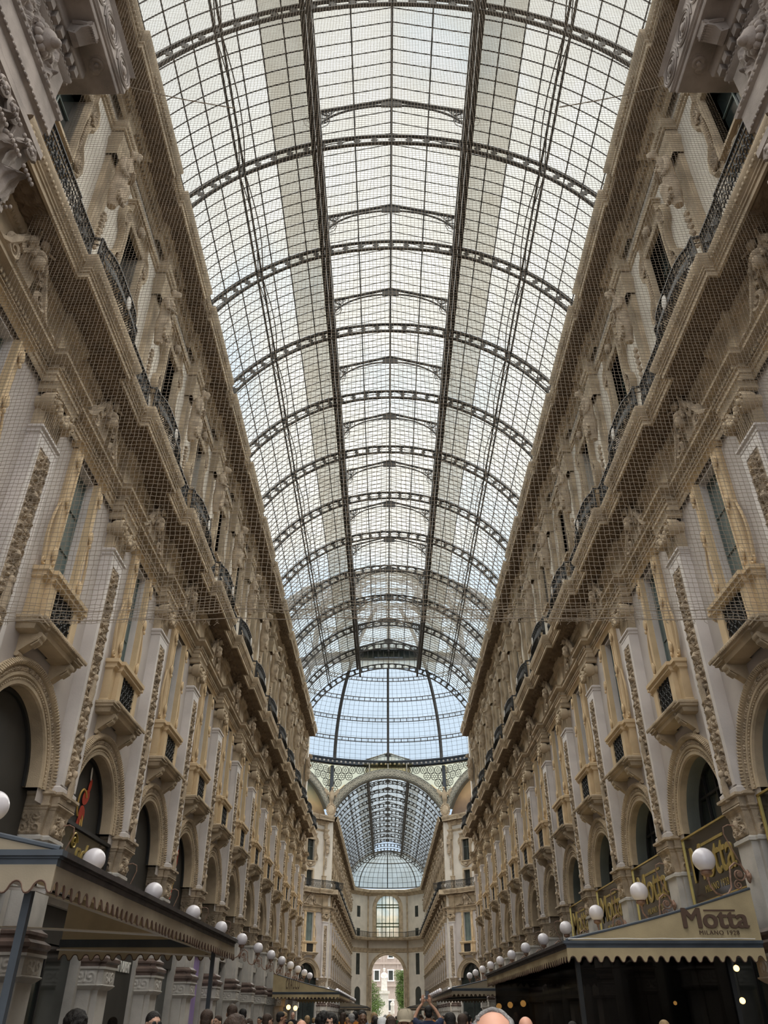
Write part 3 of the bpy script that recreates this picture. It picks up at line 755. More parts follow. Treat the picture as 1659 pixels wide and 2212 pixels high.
def place_far(proto, name, loc, rz, label):
    merged(proto)
    r = link(name, proto['merged'], None, loc, rz); return setp(r, label, kind='structure')
def pier_items(loc, rz, where, groupside, k, far, lamp=True):
    place(PIER, loc, rz, f'stone pier with carved capital, {where}', f'stone piers of the {groupside}', None, far)
    place(PILA, loc, rz, f'grey pilaster with carved relief and volute capital, {where}', f'carved pilasters of the {groupside}', None, far)
    s = STAT[k % 4]
    place(s, loc, rz, f'{"female" if k%2 else "bearded male"} caryatid statue in drapery, {where}', f'caryatids of the {groupside}', None, far)
    place(RAIL, loc, rz, f'black iron balcony railing with bulging front, {where}', f'balcony railings of the {groupside}', None, far)
    if lamp: place(LAMP, loc, rz, f'white globe lamp on scrolled copper bracket, {where}', f'globe lamps of the {groupside}', None, far)

def join_fix(): pass
for k in range(NP):
    for sd_, nm, rz in ((-1, 'left', 0), (1, 'right', pi)):
        wh = f'{ORD[k]} from the net, near {nm} facade'
        gl = ('dark' if k < 5 else 'clear') if sd_ < 0 else ('blind' if k < 6 else 'clear')
        far = k >= 8
        bay_items((sd_*XR, BY[k], 0), rz, wh, f'near {nm} facade', gl, far)
        pier_items((sd_*XR, PY[k], 0), rz, wh, f'near {nm} facade', k+(sd_ > 0), far)
tp, br_ = M(), M()
for z, r_ in ((15.96,.035),(15.12,.02),(15.78,.015)): tp.tube([(1.14,-.85,z),(1.14,.85,z)], r_, 6)
for i in range(18):
    u = -.82+1.64*i/17; br_.tube([(1.13,u,15.12),(1.17,u,15.28),(1.16,u,15.45),(1.13,u,15.7),(1.14,u,15.95)], .013, 4, False); spiral(br_, 1.18, u, 15.38+.1*(i%2), .11, 1.2, .014, 1 if i % 2 else -1, 0, 12)
RAIL0 = dict(name='balcony_railing', cat='railing', parts=[('rails', tp.mesh('rails0', BIRON)), ('scrollwork', br_.mesh('bars0', BIRON))])
for sd_, nm, rz in ((-1, 'left', 0), (1, 'right', pi)):
    place(RAIL0, (sd_*XR, 8.95, 0), rz, f'black iron balcony railing ending behind the giant pilaster, {nm} side', f'balcony railings of the near {nm} facade')
for k in range(NB2+1):
    for sd_, nm, rz in ((-1, 'left', 0), (1, 'right', pi)):
        wh = f'{ORD[k]} beyond the dome, far {nm} facade'
        if k < NB2: bay_items((sd_*XR, Y2B[k], 0), rz, wh, f'far {nm} facade', 'clear', True)
        pier_items((sd_*XR, Y2P[k], 0), rz, wh, f'far {nm} facade', k, True)

# octagon far diagonals, visible past the end of the near facades
SD = 2*AP*tan(pi/8)
for s, nm in ((-1, 'left'), (1, 'right')):
    # wall from (s*7.8, YO1) to (s*AP, YC+7.8); centre:
    cx = s*(SD/2+AP)/2; cy = (YO1+YC+SD/2)/2
    rz = radians(-45) if s < 0 else radians(-135)
    # inward normal: (-s, -1)/sqrt2
    d = XR-XR
    loc = (cx, cy, 0)
    facade_run(-SD/2, SD/2, [-7.2, -2.4, 2.4, 7.2], [-4.8, 0, 4.8], s, f'wall_octagon_{nm}', 41 if s < 0 else 51, loc, rz, lab7(f'{nm} diagonal side of the octagon'), True)
    c_, q_ = cos(rz), sin(rz)
    for j, u in enumerate((-4.8, 0, 4.8)):
        w_ = f'{ORD[j]}, {nm} diagonal wall under the dome'
        bay_items((cx-q_*u, cy+c_*u, 0), rz, w_, f'{nm} octagon wall', 'clear', False)
    for j, u in enumerate((-7.2, -2.4, 2.4, 7.2)):
        pier_items((cx-q_*u, cy+c_*u, 0), rz, f'{ORD[j]}, {nm} diagonal wall under the dome', f'{nm} octagon wall', j, False)
    for v in (6.6, -6.6):
        if (v > 0) == (s > 0): continue
    # plain walls closing the near diagonals and the side arms
    m = M(); m.add([(s*7.8,YO0,0),(s*AP,YC-SD/2,0),(s*AP,YC-SD/2,24),(s*7.8,YO0,24)], [(0,1,2,3)])
    m.add([(s*AP,YC-SD/2,0),(s*40,YC-SD/2,0),(s*40,YC-SD/2,24),(s*AP,YC-SD/2,24)], [(0,1,2,3)])
    m.add([(s*AP,YC+SD/2,0),(s*40,YC+SD/2,0),(s*40,YC+SD/2,24),(s*AP,YC+SD/2,24)], [(0,1,2,3)])
    m.add([(s*40,YC-SD/2,0),(s*40,YC+SD/2,0),(s*40,YC+SD/2,24),(s*40,YC-SD/2,24)], [(0,1,2,3)])
    setp(link(f'wall_{nm}_crossing', m.mesh('crossing', CREAM, 0)), f'{nm} side walls of the crossing', kind='structure')

for s in (-1, 1):
    for yy_ in (YO0+.1, YO1-.1):
        m = M().box(min(s*7.3, s*8.4), max(s*7.3, s*8.4), yy_-.45, yy_+.45, 0, 23.9)
        if yy_ > 90: setp(link('trim_72', M().box(min(s*6.35, s*8.6), max(s*6.35, s*8.6), yy_-1.0, yy_+.7, 14.52, 15.03).mesh('cs', TAN, 0)), 'balcony corner slab at the far arm', kind='structure')
        setp(link('trim_71', m.mesh('cc', CREAM, 0)), 'corner block where the arm meets the octagon', kind='structure')
# ------------------------------------------------------------------ iron and glass vault
ZC = 21.08; RL = 8.42; RU = 8.90; RG = 9.0; TS = radians(66)
def apt(R, t, y): return (R*sin(t), y, ZC+R*cos(t))
def rib_proto():
    m = M(); N = 60
    for (R0, R1, h) in ((RL-.05, RL+.025, .06), (RU-.07, RU, .06)):
        P = []
        for i in range(N+1):
            t = -TS+2*TS*i/N; P.append([apt(R0,t,-h), apt(R0,t,h), apt(R1,t,h), apt(R1,t,-h), apt(R0,t,-h)])
        m.grid(P)
    w = M(); K = 30
    for i in range(K+1):
        t = -TS+2*TS*i/K; hs = [(-1,.022),(-.75,.024),(-.5,.008),(-.2,.009),(0,.016),(.2,.009),(.5,.008),(.75,.024),(1,.022)]
        Rm = (RL+RU)/2-.03; hh = (RU-RL)/2-.01
        for y in (-.02, .02):
            row = []
            for (q, a) in hs: row.append([apt(Rm+q*hh, t-a, y), apt(Rm+q*hh, t+a, y)])
            w.grid(row)
        for sgn in (-1, 1):
            w.grid([[apt(Rm+q*hh, t+sgn*a, -.02), apt(Rm+q*hh, t+sgn*a, .02)] for (q, a) in hs])
    la = M()      # raised lantern frame over the rib with lace spandrels
    ze, zr, xe = 31.62, 32.5, 2.95
    for s in (-1, 1):
        la.tube([(s*xe, 0, 29.3), (s*xe, 0, ze)], .06, 6)
        la.tube([(s*xe, 0, ze), (0, 0, zr)], .075, 6)
        arc = [(s*xe*cos(a), 0, 30.15+1.95*sin(a)) for a in [pi/2*i/16 for i in range(17)]]
        la.tube(arc, .045, 6)
        for k in range(6):
            a = .12+.13*k; x, z = xe*cos(a), 30.15+1.95*sin(a); zt = ze+(zr-ze)*(1-x/xe)
            mid = (s*(x+ (xe-x)*.35), 0, (z+zt)/2)
            rr = max(.03, (zt-z)*.42)
            pts = [(mid[0]+rr*cos(b), 0, mid[2]+rr*sin(b)) for b in [2*pi*j/10 for j in range(11)]]
            la.tube(pts, .018, 4); la.tube([(s*x,0,z),(s*x,0,zt)], .015, 4)
            la.tube([(mid[0]-rr,0,mid[2]),(mid[0]+rr,0,mid[2])], .012, 4)
    la.box(-.42,.42,-.03,.03,32.0,32.4)
    return dict(name='roof_rib', cat='rib', parts=[('chords', m.mesh('chords', IRON)), ('web', w.mesh('web', IRON)), ('lantern_frame', la.mesh('lantern', IRON))])
RIB = rib_proto()
def vault_bay():
    """local y 0..4.8"""
    g = M(); gd = M(); bars = M(); gir = M(); lg = M()
    tg = math.asin(2.8/8.7); tl = [tg+(TS-tg)*i/9 for i in range(10)]; NR = 10; dy = B/NR
    for s in (-1, 1):
        for i in range(9):
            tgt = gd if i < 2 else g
            for k in range(NR):
                j = .03*((k*7+i*3) % 3-1)
                ts = [tl[i]+(tl[i+1]-tl[i])*q/3 for q in range(4)]
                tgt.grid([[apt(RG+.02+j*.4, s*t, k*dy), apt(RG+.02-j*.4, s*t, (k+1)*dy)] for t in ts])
        for k in range(NR):
            bars.tube([apt(RG-.02, s*(tg+(TS-tg)*q/16), k*dy+.001) for q in range(17)], .024, 4, False)
        for i in range(1, 9):
            if i == 4: continue
            bars.tube([apt(RG-.03, s*tl[i], y) for y in (0, B)], .026, 4, False)
        t = tl[4]
        gir.tube([apt(RL+.05, s*t, 0), apt(RL+.05, s*t, B)], .045, 6, False).tube([apt(RU-.02, s*t, 0), apt(RU-.02, s*t, B)], .05, 6, False)
        gir.tube([apt(RL+.05-.26*sin(pi*q/8), s*(t-.012*sin(pi*q/8)), B*q/8) for q in range(9)], .022, 5, False)
        gir.tube([apt(RL+.0, s*(t+.03-.03*sin(pi*q/8)), B*q/8) for q in range(9)], .020, 5, False)
        # deep longitudinal lantern girder
        x0 = 2.62; x1 = 2.98
        for (xa, xb, za, zb) in ((x0, x0+.16, 28.62, 28.80), (x0+.06, x0+.11, 28.8, 29.25), (x0, x0+.16, 29.25, 29.4), (x1-.1, x1+.08, 29.3, 29.5), (x1-.05, x1+.05, 31.55, 31.68)):
            gir.box(min(s*xa, s*xb), max(s*xa, s*xb), 0, B, za, zb)
        for k in range(NR+1): gir.box(min(s*x1, s*(x1+.05)), max(s*x1, s*(x1+.05)), k*dy-.02, k*dy+.02, 29.4, 31.6)
        for z in (29.9, 30.4, 30.9): gir.box(min(s*(x1-.1), s*(x1+.1)), max(s*(x1-.1), s*(x1+.1)), 0, B, z, z+.03)
        lg.add([(s*3.0,0,29.4),(s*3.0,B,29.4),(s*3.0,B,31.6),(s*3.0,0,31.6)], [(0,1,2,3)])
        lg.add([(s*3.35,0,31.55),(s*3.35,B,31.55),(0,B,32.62),(0,0,32.62)], [(0,1,2,3)])
        for k in range(NR): bars.tube([(s*3.3, k*dy+.001, 31.54), (0, k*dy+.001, 32.58)], .022, 4, False)
        bars.tube([(s*1.5, 0, 32.12), (s*1.5, B, 32.12)], .03, 4, False)
    bars.tube([(0,0,32.55),(0,B,32.55)], .05, 5, False)
    gir.tube([(0,0,RL+ZC+.05),(0,B,RL+ZC+.05)], .028, 5, False)
    return [('glass', g.mesh('glass', ROOFGL, 0)), ('shade_tinted_glass', gd.mesh('shade_tinted', SHADEGL, 0)), ('lantern_glass', lg.mesh('lg', ROOFGL, 0)), ('glazing_bar', bars.mesh('bars', IRON, 0)), ('girder', gir.mesh('girder', IRON, 0))]
VB = dict(name='ceiling', parts=vault_bay())
YR0 = 11.95
CW = ['first','second','third','fourth','fifth','sixth','seventh','eighth','ninth','tenth','eleventh','twelfth','thirteenth','fourteenth']
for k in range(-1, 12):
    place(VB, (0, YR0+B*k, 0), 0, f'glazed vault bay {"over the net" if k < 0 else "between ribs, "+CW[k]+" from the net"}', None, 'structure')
for k in range(0, 13):
    place(RIB, (0, YR0+B*k, 0), 0, f'dark iron roof rib with pierced web, {CW[k]} one beyond the net', 'iron ribs of the near vault')
Y2R = 108.35; n2 = 13
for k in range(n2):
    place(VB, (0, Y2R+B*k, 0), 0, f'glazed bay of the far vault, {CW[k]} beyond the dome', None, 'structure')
for k in range(n2+1):
    place(RIB, (0, Y2R+B*k, 0), 0, f'dark iron rib of the far vault, {CW[k]} beyond the dome', 'iron ribs of the far vault', None, True)
# gable glass closing the lantern at the octagon
gm = M()
for y in (YR0+12*B+.15, Y2R-.1):
    gm.add([(-3,y,29.6),(3,y,29.6),(3,y,31.6),(0,y,32.6),(-3,y,31.6)], [(0,1,2,3,4)])
o = setp(link('ceiling_gable', gm.mesh('gable', glassmat('gable_glass', (.6,.65,.62), (.85,.9,.86), .6), 0)), 'glazed gable ends of the roof lantern', kind='structure')
gb = M()
for y in (YR0+12*B+.1, Y2R-.15):
    for x in np.arange(-3, 3.01, .5): gb.box(x-.02, x+.02, y-.02, y+.02, 29.4, 31.6+(3-abs(x))/3)
    for z in (29.5, 30.4, 31.3): gb.box(-3, 3, y-.03, y+.03, z, z+.07)
link('glazing_bar', gb.mesh('gbars', IRON, 0), o)

# ------------------------------------------------------------------ octagon dome
ZD = 31.2; RD = 19.6
dome = empty('glass_dome', (0, YC, 0)); setp(dome, 'glass and iron dome over the octagon crossing', 'dome')
def dp(th, ph, R=RD): return (R*cos(ph)*sin(th), R*cos(ph)*cos(th), ZD+R*.86*sin(ph))
PHM = radians(78)
for k in range(16):
    th = 2*pi*k/16; m = M()
    for dr, w_ in ((0, .05), (-.6, .12)):
        m.tube([dp(th, PHM*i/20, RD+dr) for i in range(21)], [w_+.06]*21, 5)
    for i in range(40):
        ph = PHM*(i+.5)/40; m.tube([dp(th, ph, RD), dp(th, ph+.02, RD-.6)], .05, 4); m.tube([dp(th, ph+.02, RD), dp(th, ph, RD-.6)], .05, 4)
    link('dome_rib', m.mesh('drib', IRON), dome)
m = M(); m2 = M()
rings = [radians(a) for a in (0, 9.5, 19, 28.5, 38, 48, 58, 68, 78)]
for ph in rings[1:]:
    for dz in (0, .028):
        pts = [dp(2*pi*i/64, ph+dz, RD-.25) for i in range(65)]; m.tube(pts, .065, 4, False)
    for i in range(128): m.tube([dp(2*pi*i/128, ph, RD-.25), dp(2*pi*i/128, ph+.028, RD-.25)], .05, 4, False)
for a in range(0, 78, 2):
    if a: m2.tube([dp(2*pi*i/64, radians(a), RD) for i in range(65)], .018, 3, False)
for i in range(160):
    th = 2*pi*i/160; m2.tube([dp(th, PHM*j/12, RD) for j in range(13)], .022, 3, False)
link('ring_beam', m.mesh('rings', IRON, 0), dome); link('glazing_bar', m2.mesh('dbars', IRON, 0), dome)
m = M(); m.grid([[dp(2*pi*i/64, PHM*j/12, RD+.03) for j in range(13)] for i in range(65)])
link('dome_glass', m.mesh('dglass', DOMEGL), dome)
m = M()      # base ring
m.lathe([(19.0,30.55),(19.5,30.55),(19.5,30.7),(19.15,30.75),(19.15,31.2),(18.9,31.25),(18.9,31.4),(19.7,31.4)], 96, (0,0,0))
link('base_ring', m.mesh('bring', BLUEM), dome)
m = M()
for i in range(192):
    th = 2*pi*(i+.5)/192; m.ell((19.1*sin(th), 19.1*cos(th), 30.97), (.16,.16,.16), 6, 4)
link('ring_ornament', m.mesh('born', GREYST), dome)
# spandrels of lattice glass with round arches on the eight sides
def star_ring(mm, u, z, R):
    for k in range(6):
        a = pi*k/3; ring_tube(mm, 0, u+R*.62*cos(a), z+R*.62*sin(a), R*.30, .022, 8, 4)
    ring_tube(mm, 0, u, z, R*.30, .025, 6, 4); ring_tube(mm, 0, u, z, R, .032, 12, 4)
def oct_side(painted, latonly=False):
    gl = M(); lat = M(); ring = M(); rel = M(); hw = SD/2; zc, Ri, Ro = ZC, 8.05, 9.1
    ax = lambda R, t: (0, R*sin(t), zc+R*cos(t))
    T0 = radians(62); K = 32
    zt = 31.0
    for k in range(K):
        t0 = -T0+2*T0*k/K; t1 = -T0+2*T0*(k+1)/K; a, b = ax(Ro, t0), ax(Ro, t1)
        gl.add([a, b, (0, b[1], zt), (0, a[1], zt)], [(0,1,2,3)])
    random.seed(5)
    step = .98
    for i in range(-9, 10):
        for j in range(0, 9):
            u = i*step+(j % 2)*step/2; z = 23.2+j*.86
            if hypot(u, z-zc) > Ro+.28 and z < zt-.3 and abs(u) < hw+.2: star_ring(lat, u, z, .5)
    for k in range(49):
        t = -T0+2*T0*k/48
    ring.grid([[(x, R*sin(t), zc+R*cos(t)) for (R, x) in ((Ri,-.9),(Ri,.12),(Ri+.12,.16),(Ri+.12,.06),(Ro-.12,.06),(Ro-.12,.16),(Ro,.16),(Ro,-.1))] for t in [-T0+2*T0*k/48 for k in range(49)]])
    for k in range(34):
        t = -T0+2*T0*(k+.5)/34; R = (Ri+Ro)/2; u, z = R*sin(t), zc+R*cos(t)
        ring_tube(rel, .16, u, z, .36, .06, 14, 4); ring_tube(rel, .16, u, z, .15, .06, 10, 4)
        for q in range(8): rel.tube([(.16, u, z), (.16, u+.3*cos(q*pi/4), z+.3*sin(q*pi/4))], .035, 4)
    for s in (-.33, 0, .33): 
        rel.box(-.02, .08, s*hw-.06, s*hw+.06, zc+sqrt(max(0, Ro**2-(s*hw)**2)), zt)
    return gl, lat, ring, rel
gl, lat, ring, rel = oct_side(False)
OS = dict(name='pierced_arch_panel', cat='arch panel', parts=[('cream_glass', gl.mesh('cg', LATGL, 0)), ('lattice', lat.mesh('lat', IRON, 0)), ('arch_ring', ring.mesh('ring', mat('dark_cast_iron_arch', (.17,.17,.145), .6, .1))), ('rosettes', rel.mesh('rel', mat('grey_green_rosette', (.42,.40,.33), .7, .1)))])
names = ['behind the dome over the far vault', 'on the right far diagonal', 'over the right arm', 'on the right near diagonal', 'over the near vault', 'on the left near diagonal', 'over the left arm', 'on the left far diagonal']
for k in range(8):
    th = pi/4*k
    loc = (AP*sin(th), YC+AP*cos(th), 0); rz = -pi/2-th
    if k not in (3, 4, 5): place(OS, loc, rz, f'cream lattice glass panel with rosette arch, {names[k]}', 'arch panels under the dome')
    if k in (1, 7):
        lu = M(); K = 30
        ps = [(-.5, 8.1*sin(t), ZC+8.1*cos(t)) for t in [-radians(69)+radians(138)*i/K for i in range(K+1)]]
        lu.add(ps, [tuple(range(K+1))])
        mm = bpy.data.materials.new('painted_lunette'); mm.use_nodes = True; t_ = mm.node_tree
        co = t_.nodes.new('ShaderNodeTexCoord'); sx = t_.nodes.new('ShaderNodeSeparateXYZ'); nz = t_.nodes.new('ShaderNodeTexNoise'); nz.inputs['Scale'].default_value = .8
        ad = t_.nodes.new('ShaderNodeMath'); ad.operation = 'MULTIPLY_ADD'; ad.inputs[1].default_value = 1/6.0; 
        mr = t_.nodes.new('ShaderNodeMapRange'); mr.inputs['From Min'].default_value = 24; mr.inputs['From Max'].default_value = 29.2
        cr = t_.nodes.new('ShaderNodeValToRGB'); e = cr.color_ramp.elements
        cols = [(.20,.13,.07),(.42,.30,.15),(.34,.30,.17),(.16,.20,.17),(.10,.17,.18)] if k == 7 else [(.16,.11,.08),(.30,.2,.12),(.52,.34,.18),(.55,.38,.2),(.45,.32,.18)]
        e[0].position = 0; e[0].color = (*cols[0], 1); e[1].position = 1; e[1].color = (*cols[4], 1)
        for q in (1, 2, 3): x = e.new(q/4); x.color = (*cols[q], 1)
        t_.links.new(co.outputs['Object'], sx.inputs[0]); t_.links.new(co.outputs['Object'], nz.inputs['Vector'])
        t_.links.new(sx.outputs['Z'], mr.inputs['Value'])
        a2 = t_.nodes.new('ShaderNodeMath'); a2.operation = 'MULTIPLY_ADD'; a2.inputs[1].default_value = .35; a2.inputs[2].default_value = -.17
        t_.links.new(nz.outputs['Fac'], a2.inputs[0]); a3 = t_.nodes.new('ShaderNodeMath'); a3.operation = 'ADD'
        t_.links.new(mr.outputs[0], a3.inputs[0]); t_.links.new(a2.outputs[0], a3.inputs[1]); t_.links.new(a3.outputs[0], cr.inputs[0])
        t_.links.new(cr.outputs[0], t_.nodes['Principled BSDF'].inputs['Base Color']); t_.nodes['Principled BSDF'].inputs['Roughness'].default_value = .6
        fig = M()
        for q in range(3):
            y = -3.6+q*3.2; fig.ell((-.42, y, 25.1), (.06,.5,.9), 10, 8).ell((-.42, y+.2, 26.2), (.06,.25,.28), 10, 8)
        lo = link('painted_lunette', lu.mesh('lun', mm, 0), None, loc, rz)
        setp(lo, 'arched wall painting with ' + ('teal sky over brown land, left of the dome arch' if k == 7 else 'orange sky and dark figures, right of the dome arch'), 'mural', 'murals under the dome')
        link('painted_figures', fig.mesh('fig', mat('umber_paint', (.11,.08,.06), .7)), lo)
m = M()
for k in (0, 1, 2, 5, 6, 7):
    th = pi/4*k+pi/8; R_v = AP/cos(pi/8)-.1; m = M(); m.tube([(R_v*sin(th), R_v*cos(th), 23.8), (R_v*.985*sin(th), R_v*.985*cos(th), 30.6)], .26, 8)
    link('corner_strut', m.mesh('strut', BLUEM), dome)
# eagles on cartouches at the arch springings
e = M()
e.loft([(.45,0,25.6,.16,.16),(.5,0,26.1,.30,.34),(.55,0,26.6,.33,.38),(.6,0,27.0,.24,.26),(.72,0,27.3,.15,.15)], 14)
e.ell((.84,0,27.5),(.22,.17,.18)); e.tube([(1.0,0,27.5),(1.12,0,27.44),(1.14,0,27.32)],[.07,.05,.01],6)
for s in (-1, 1):
    for k in range(9):
        t = k/8; e.tube([(.5, s*(.25+.2*t), 26.7), (.45, s*(.55+.75*t), 27.2+.3*t), (.4, s*(.75+1.15*t), 26.2+2.0*t)], [.16,.18,.08], 6)
    e.tube([(.5, s*.14, 25.8), (.55, s*.18, 25.3)], [.14,.08], 6)
ca = M(); ca.ell((.42,0,24.75),(.22,.55,.75),16,12)
for k in range(18):
    a = 2*pi*k/18; ca.ell((.5,.6*cos(a),24.75+.8*sin(a)),(.12,.13,.13),8,6)
EAG = dict(name='eagle_statue', cat='statue', parts=[('eagle', organic(e, 'eagle', TAN, .05, 2)), ('cartouche', ca.mesh('cart', TAN))])
for k, nm in ((0, 'right of the far arch'), (7, 'left of the far arch')):
    th = pi/4*k+pi/8; R = AP/cos(pi/8)
    place(EAG, (R*sin(th)*1.0, YC+R*cos(th), 0), -pi/2-th, f'stone eagle with spread wings on a cartouche, {nm}', 'eagles under the dome')

# ------------------------------------------------------------------ far end of the gallery: bent end wall, big window, arch, half dome
YE = YEND+4.6; XE = 4.0
def end_panel(x0, y0, x1, y1, holes, zs=(0, 15.0), top=23.9):
    """wall from (x0,y0) to (x1,y1); holes [(uc, halfwidth, z0, z1, arched)]"""
    L = hypot(x1-x0, y1-y0); dx, dy = (x1-x0)/L, (y1-y0)/L; m = M()
    P = lambda u, z, d=0: (x0+dx*u - dy*d, y0+dy*u + dx*d, z)
    us = sorted({0.0, L} | {h[0]-h[1] for h in holes} | {h[0]+h[1] for h in holes})
    for a, b in zip(us[:-1], us[1:]):
        hs = sorted([h for h in holes if h[0]-h[1] <= a+1e-6 and h[0]+h[1] >= b-1e-6], key=lambda h: h[2])
        z = 0
        for h in hs:
            if h[2] > z: m.add([P(a,z),P(b,z),P(b,h[2]),P(a,h[2])], [(0,1,2,3)])
            if h[4] and a > h[0]-h[1]+1e-6: z = h[3]+.3
            elif h[4]:
                K = 20; R = h[1]; zc = h[3]-R
                for k in range(K):
                    t0, t1 = pi*k/K, pi*(k+1)/K
                    m.add([P(h[0]-R*cos(t0), zc+R*sin(t0)), P(h[0]-R*cos(t1), zc+R*sin(t1)), P(h[0]-R*cos(t1), h[3]+.3), P(h[0]-R*cos(t0), h[3]+.3)], [(0,1,2,3)])
                    m.add([P(h[0]-R*cos(t0), zc+R*sin(t0)), P(h[0]-R*cos(t1), zc+R*sin(t1)), P(h[0]-R*cos(t1), zc+R*sin(t1), .8), P(h[0]-R*cos(t0), zc+R*sin(t0), .8)], [(0,1,2,3)])
                for q in (-1, 1): m.add([P(h[0]+q*R,h[2]),P(h[0]+q*R,zc),P(h[0]+q*R,zc,.8),P(h[0]+q*R,h[2],.8)], [(0,1,2,3)])
                z = h[3]+.3
            else: z = h[3]
        m.add([P(a,z),P(b,z),P(b,top),P(a,top)], [(0,1,2,3)])
    return m
em = end_panel(-XE, YE, XE, YE, [(XE, 3.15, 0, 12.0, True), (XE, 2.35, 15.0, 22.8, True)])
for s in (-1, 1):
    a = (s*XR, YEND, s*XE, YE) if s < 0 else (XE, YE, XR, YEND)
    L = hypot(XR-XE, 4.6)
    em.merge(end_panel(*a, [(L/2, .85, 0, 6.6, True), (L/2, .55, 8.6, 12.2, False), (L/2, .5, 18.6, 20.6, False), (L/2, .5, 15.2, 16.6, False)]))
setp(link('wall_end', em.mesh('end', CREAM, 0)), 'bent end wall with the tall exit arch and big window', kind='structure')
et = M(); path = [(-YEND, XR)]
def sweep_xy(m, path, prof):
    """path of (x,y) world points, offset to the left-hand side of travel"""
    t = M(); t.sweep([(p[0], p[1]) for p in path], prof); m.add([(v[1], v[0], v[2]) for v in t.v], t.f); return m
EP = [(XR, YEND), (XE, YE), (-XE, YE), (-XR, YEND)]
def off(pr): return pr
pr1 = [(.0,14.5),(.5,14.52),(.7,14.55),(1.1,14.56),(1.2,14.75),(1.25,15.0),(0,15.03)]
sweep_xy(et, EP, pr1)
sweep_xy(et, EP, [(0,12.4),(.1,12.5),(.15,12.8),(.3,13.0),(.35,13.15),(0,13.2)])
sweep_xy(et, EP, [(0,22.6),(.15,22.8),(.3,23.0),(.8,23.2),(.9,23.7),(0,23.9)])
setp(link('trim_61', et.mesh('etrim', TAN)), 'mouldings of the end wall', kind='structure')
def world_arch(m, xc, y, zc, prof, st=32):
    return m.grid([[(xc-r*cos(pi*k/st), y-n, zc+r*sin(pi*k/st)) for (r, n) in prof] for k in range(st+1)])
ea = M(); world_arch(ea, 0, YE, 12.0-3.15, [(3.15,-.3),(3.15,.1),(3.3,.18),(3.5,.12),(3.7,.2),(3.8,.1),(3.8,0)])
world_arch(ea, 0, YE, 22.8-2.35, [(2.35,-.2),(2.35,.1),(2.5,.15),(2.9,.12),(3.05,.2),(3.1,0)])
for s in (-1, 1):
    ea.box(*sorted((s*3.15, s*3.8)), YE-.18, YE, 0, 8.85); ea.box(*sorted((s*2.35, s*3.1)), YE-.15, YE, 15, 20.45)
    ea.box(*sorted((s*3.1, s*3.85)), YE-.24, YE, 8.6, 9.0)
for s in (-1, 1):
    for zz in ((0, 14.5), (15.03, 22.6)): ea.box(*sorted((s*3.85, s*4.2)), YE-.22, YE+.1, *zz)
setp(link('trim_62', ea.mesh('earch', TAN)), 'round arch mouldings of the end wall', kind='structure')
gw = empty(win_name(), (0, YE+.25, 0)); setp(gw, 'large arched window above the exit arch', kind='structure')
m = M(); m.add([(-2.35,0,15),(2.35,0,15)]+[(2.35*cos(pi*k/20),0,20.45+2.35*sin(pi*k/20)) for k in range(21)], [tuple(range(23))]); link('pane', m.mesh('gp', glassmat('end_window_glass', (.55,.6,.58), (.3,.35,.32), .5), 0), gw)
m = M()
for x in (-2.3,-1.15,-.4,.4,1.15,2.3): m.box(x-.07,x+.07,-.1,-.02,15,20.45+sqrt(max(0,2.35**2-x*x)))
for z in (15.1, 17.0, 17.6, 20.5, 21.0): m.box(-2.33,2.33,-.1,-.02,z-.12,z+.12)
link('sash', m.mesh('gs', mat('green_window_frame', (.16,.19,.12), .6)), gw)
er = M(); bars = M()
q = [(-6.4, YEND-1.0), (-3.5, YE-1.1), (3.5, YE-1.1), (6.4, YEND-1.0)]
pl = []
for a, b in zip(q[:-1], q[1:]):
    for k in range(26): pl.append((a[0]+(b[0]-a[0])*k/26, a[1]+(b[1]-a[1])*k/26))
er.tube([(x, y, 15.95) for x, y in pl], .05, 5).tube([(x, y, 15.1) for x, y in pl], .03, 4)
for x, y in pl: bars.tube([(x, y, 15.1), (x, y-.12, 15.35), (x, y, 15.95)], .03, 4); 
e_ = empty('balcony_railing', (0,0,0)); setp(e_, 'black iron railing across the far end wall', 'railing'); link('rails', er.mesh('er', BIRON), e_); link('scrollwork', bars.mesh('eb', BIRON), e_)
for s in (-1, 1):
    for k, (f_, z0) in enumerate(((.5, 0),)):
        pan = M().box(-.6,.6,-.05,.05,0,1)
    a = Vector((s*XR, YEND)); b = Vector((s*XE, YE)); c = (a+b)/2; ang = atan2(b.y-a.y, b.x-a.x)
    m = M().box(-.9,.9,.25,.3,0,6.5).box(-.6,.6,.25,.3,8.6,12.2).box(-.55,.55,.25,.3,18.6,20.6).box(-.55,.55,.25,.3,15.2,16.6)
    m = M().box(-1.0,1.0,-.05,.05,0,6.7).box(-.75,.75,-.05,.05,8.5,12.3).box(-.7,.7,-.05,.05,18.5,20.7).box(-.7,.7,-.05,.05,15.1,16.7)
    o = link(win_name(), m.mesh('ewin', DKGL, 0), None, (c.x+s*.776*.15, c.y+.632*.15, 0), ang); setp(o, f'dark windows of the {"left" if s<0 else "right"} bend at the far end', kind='structure')
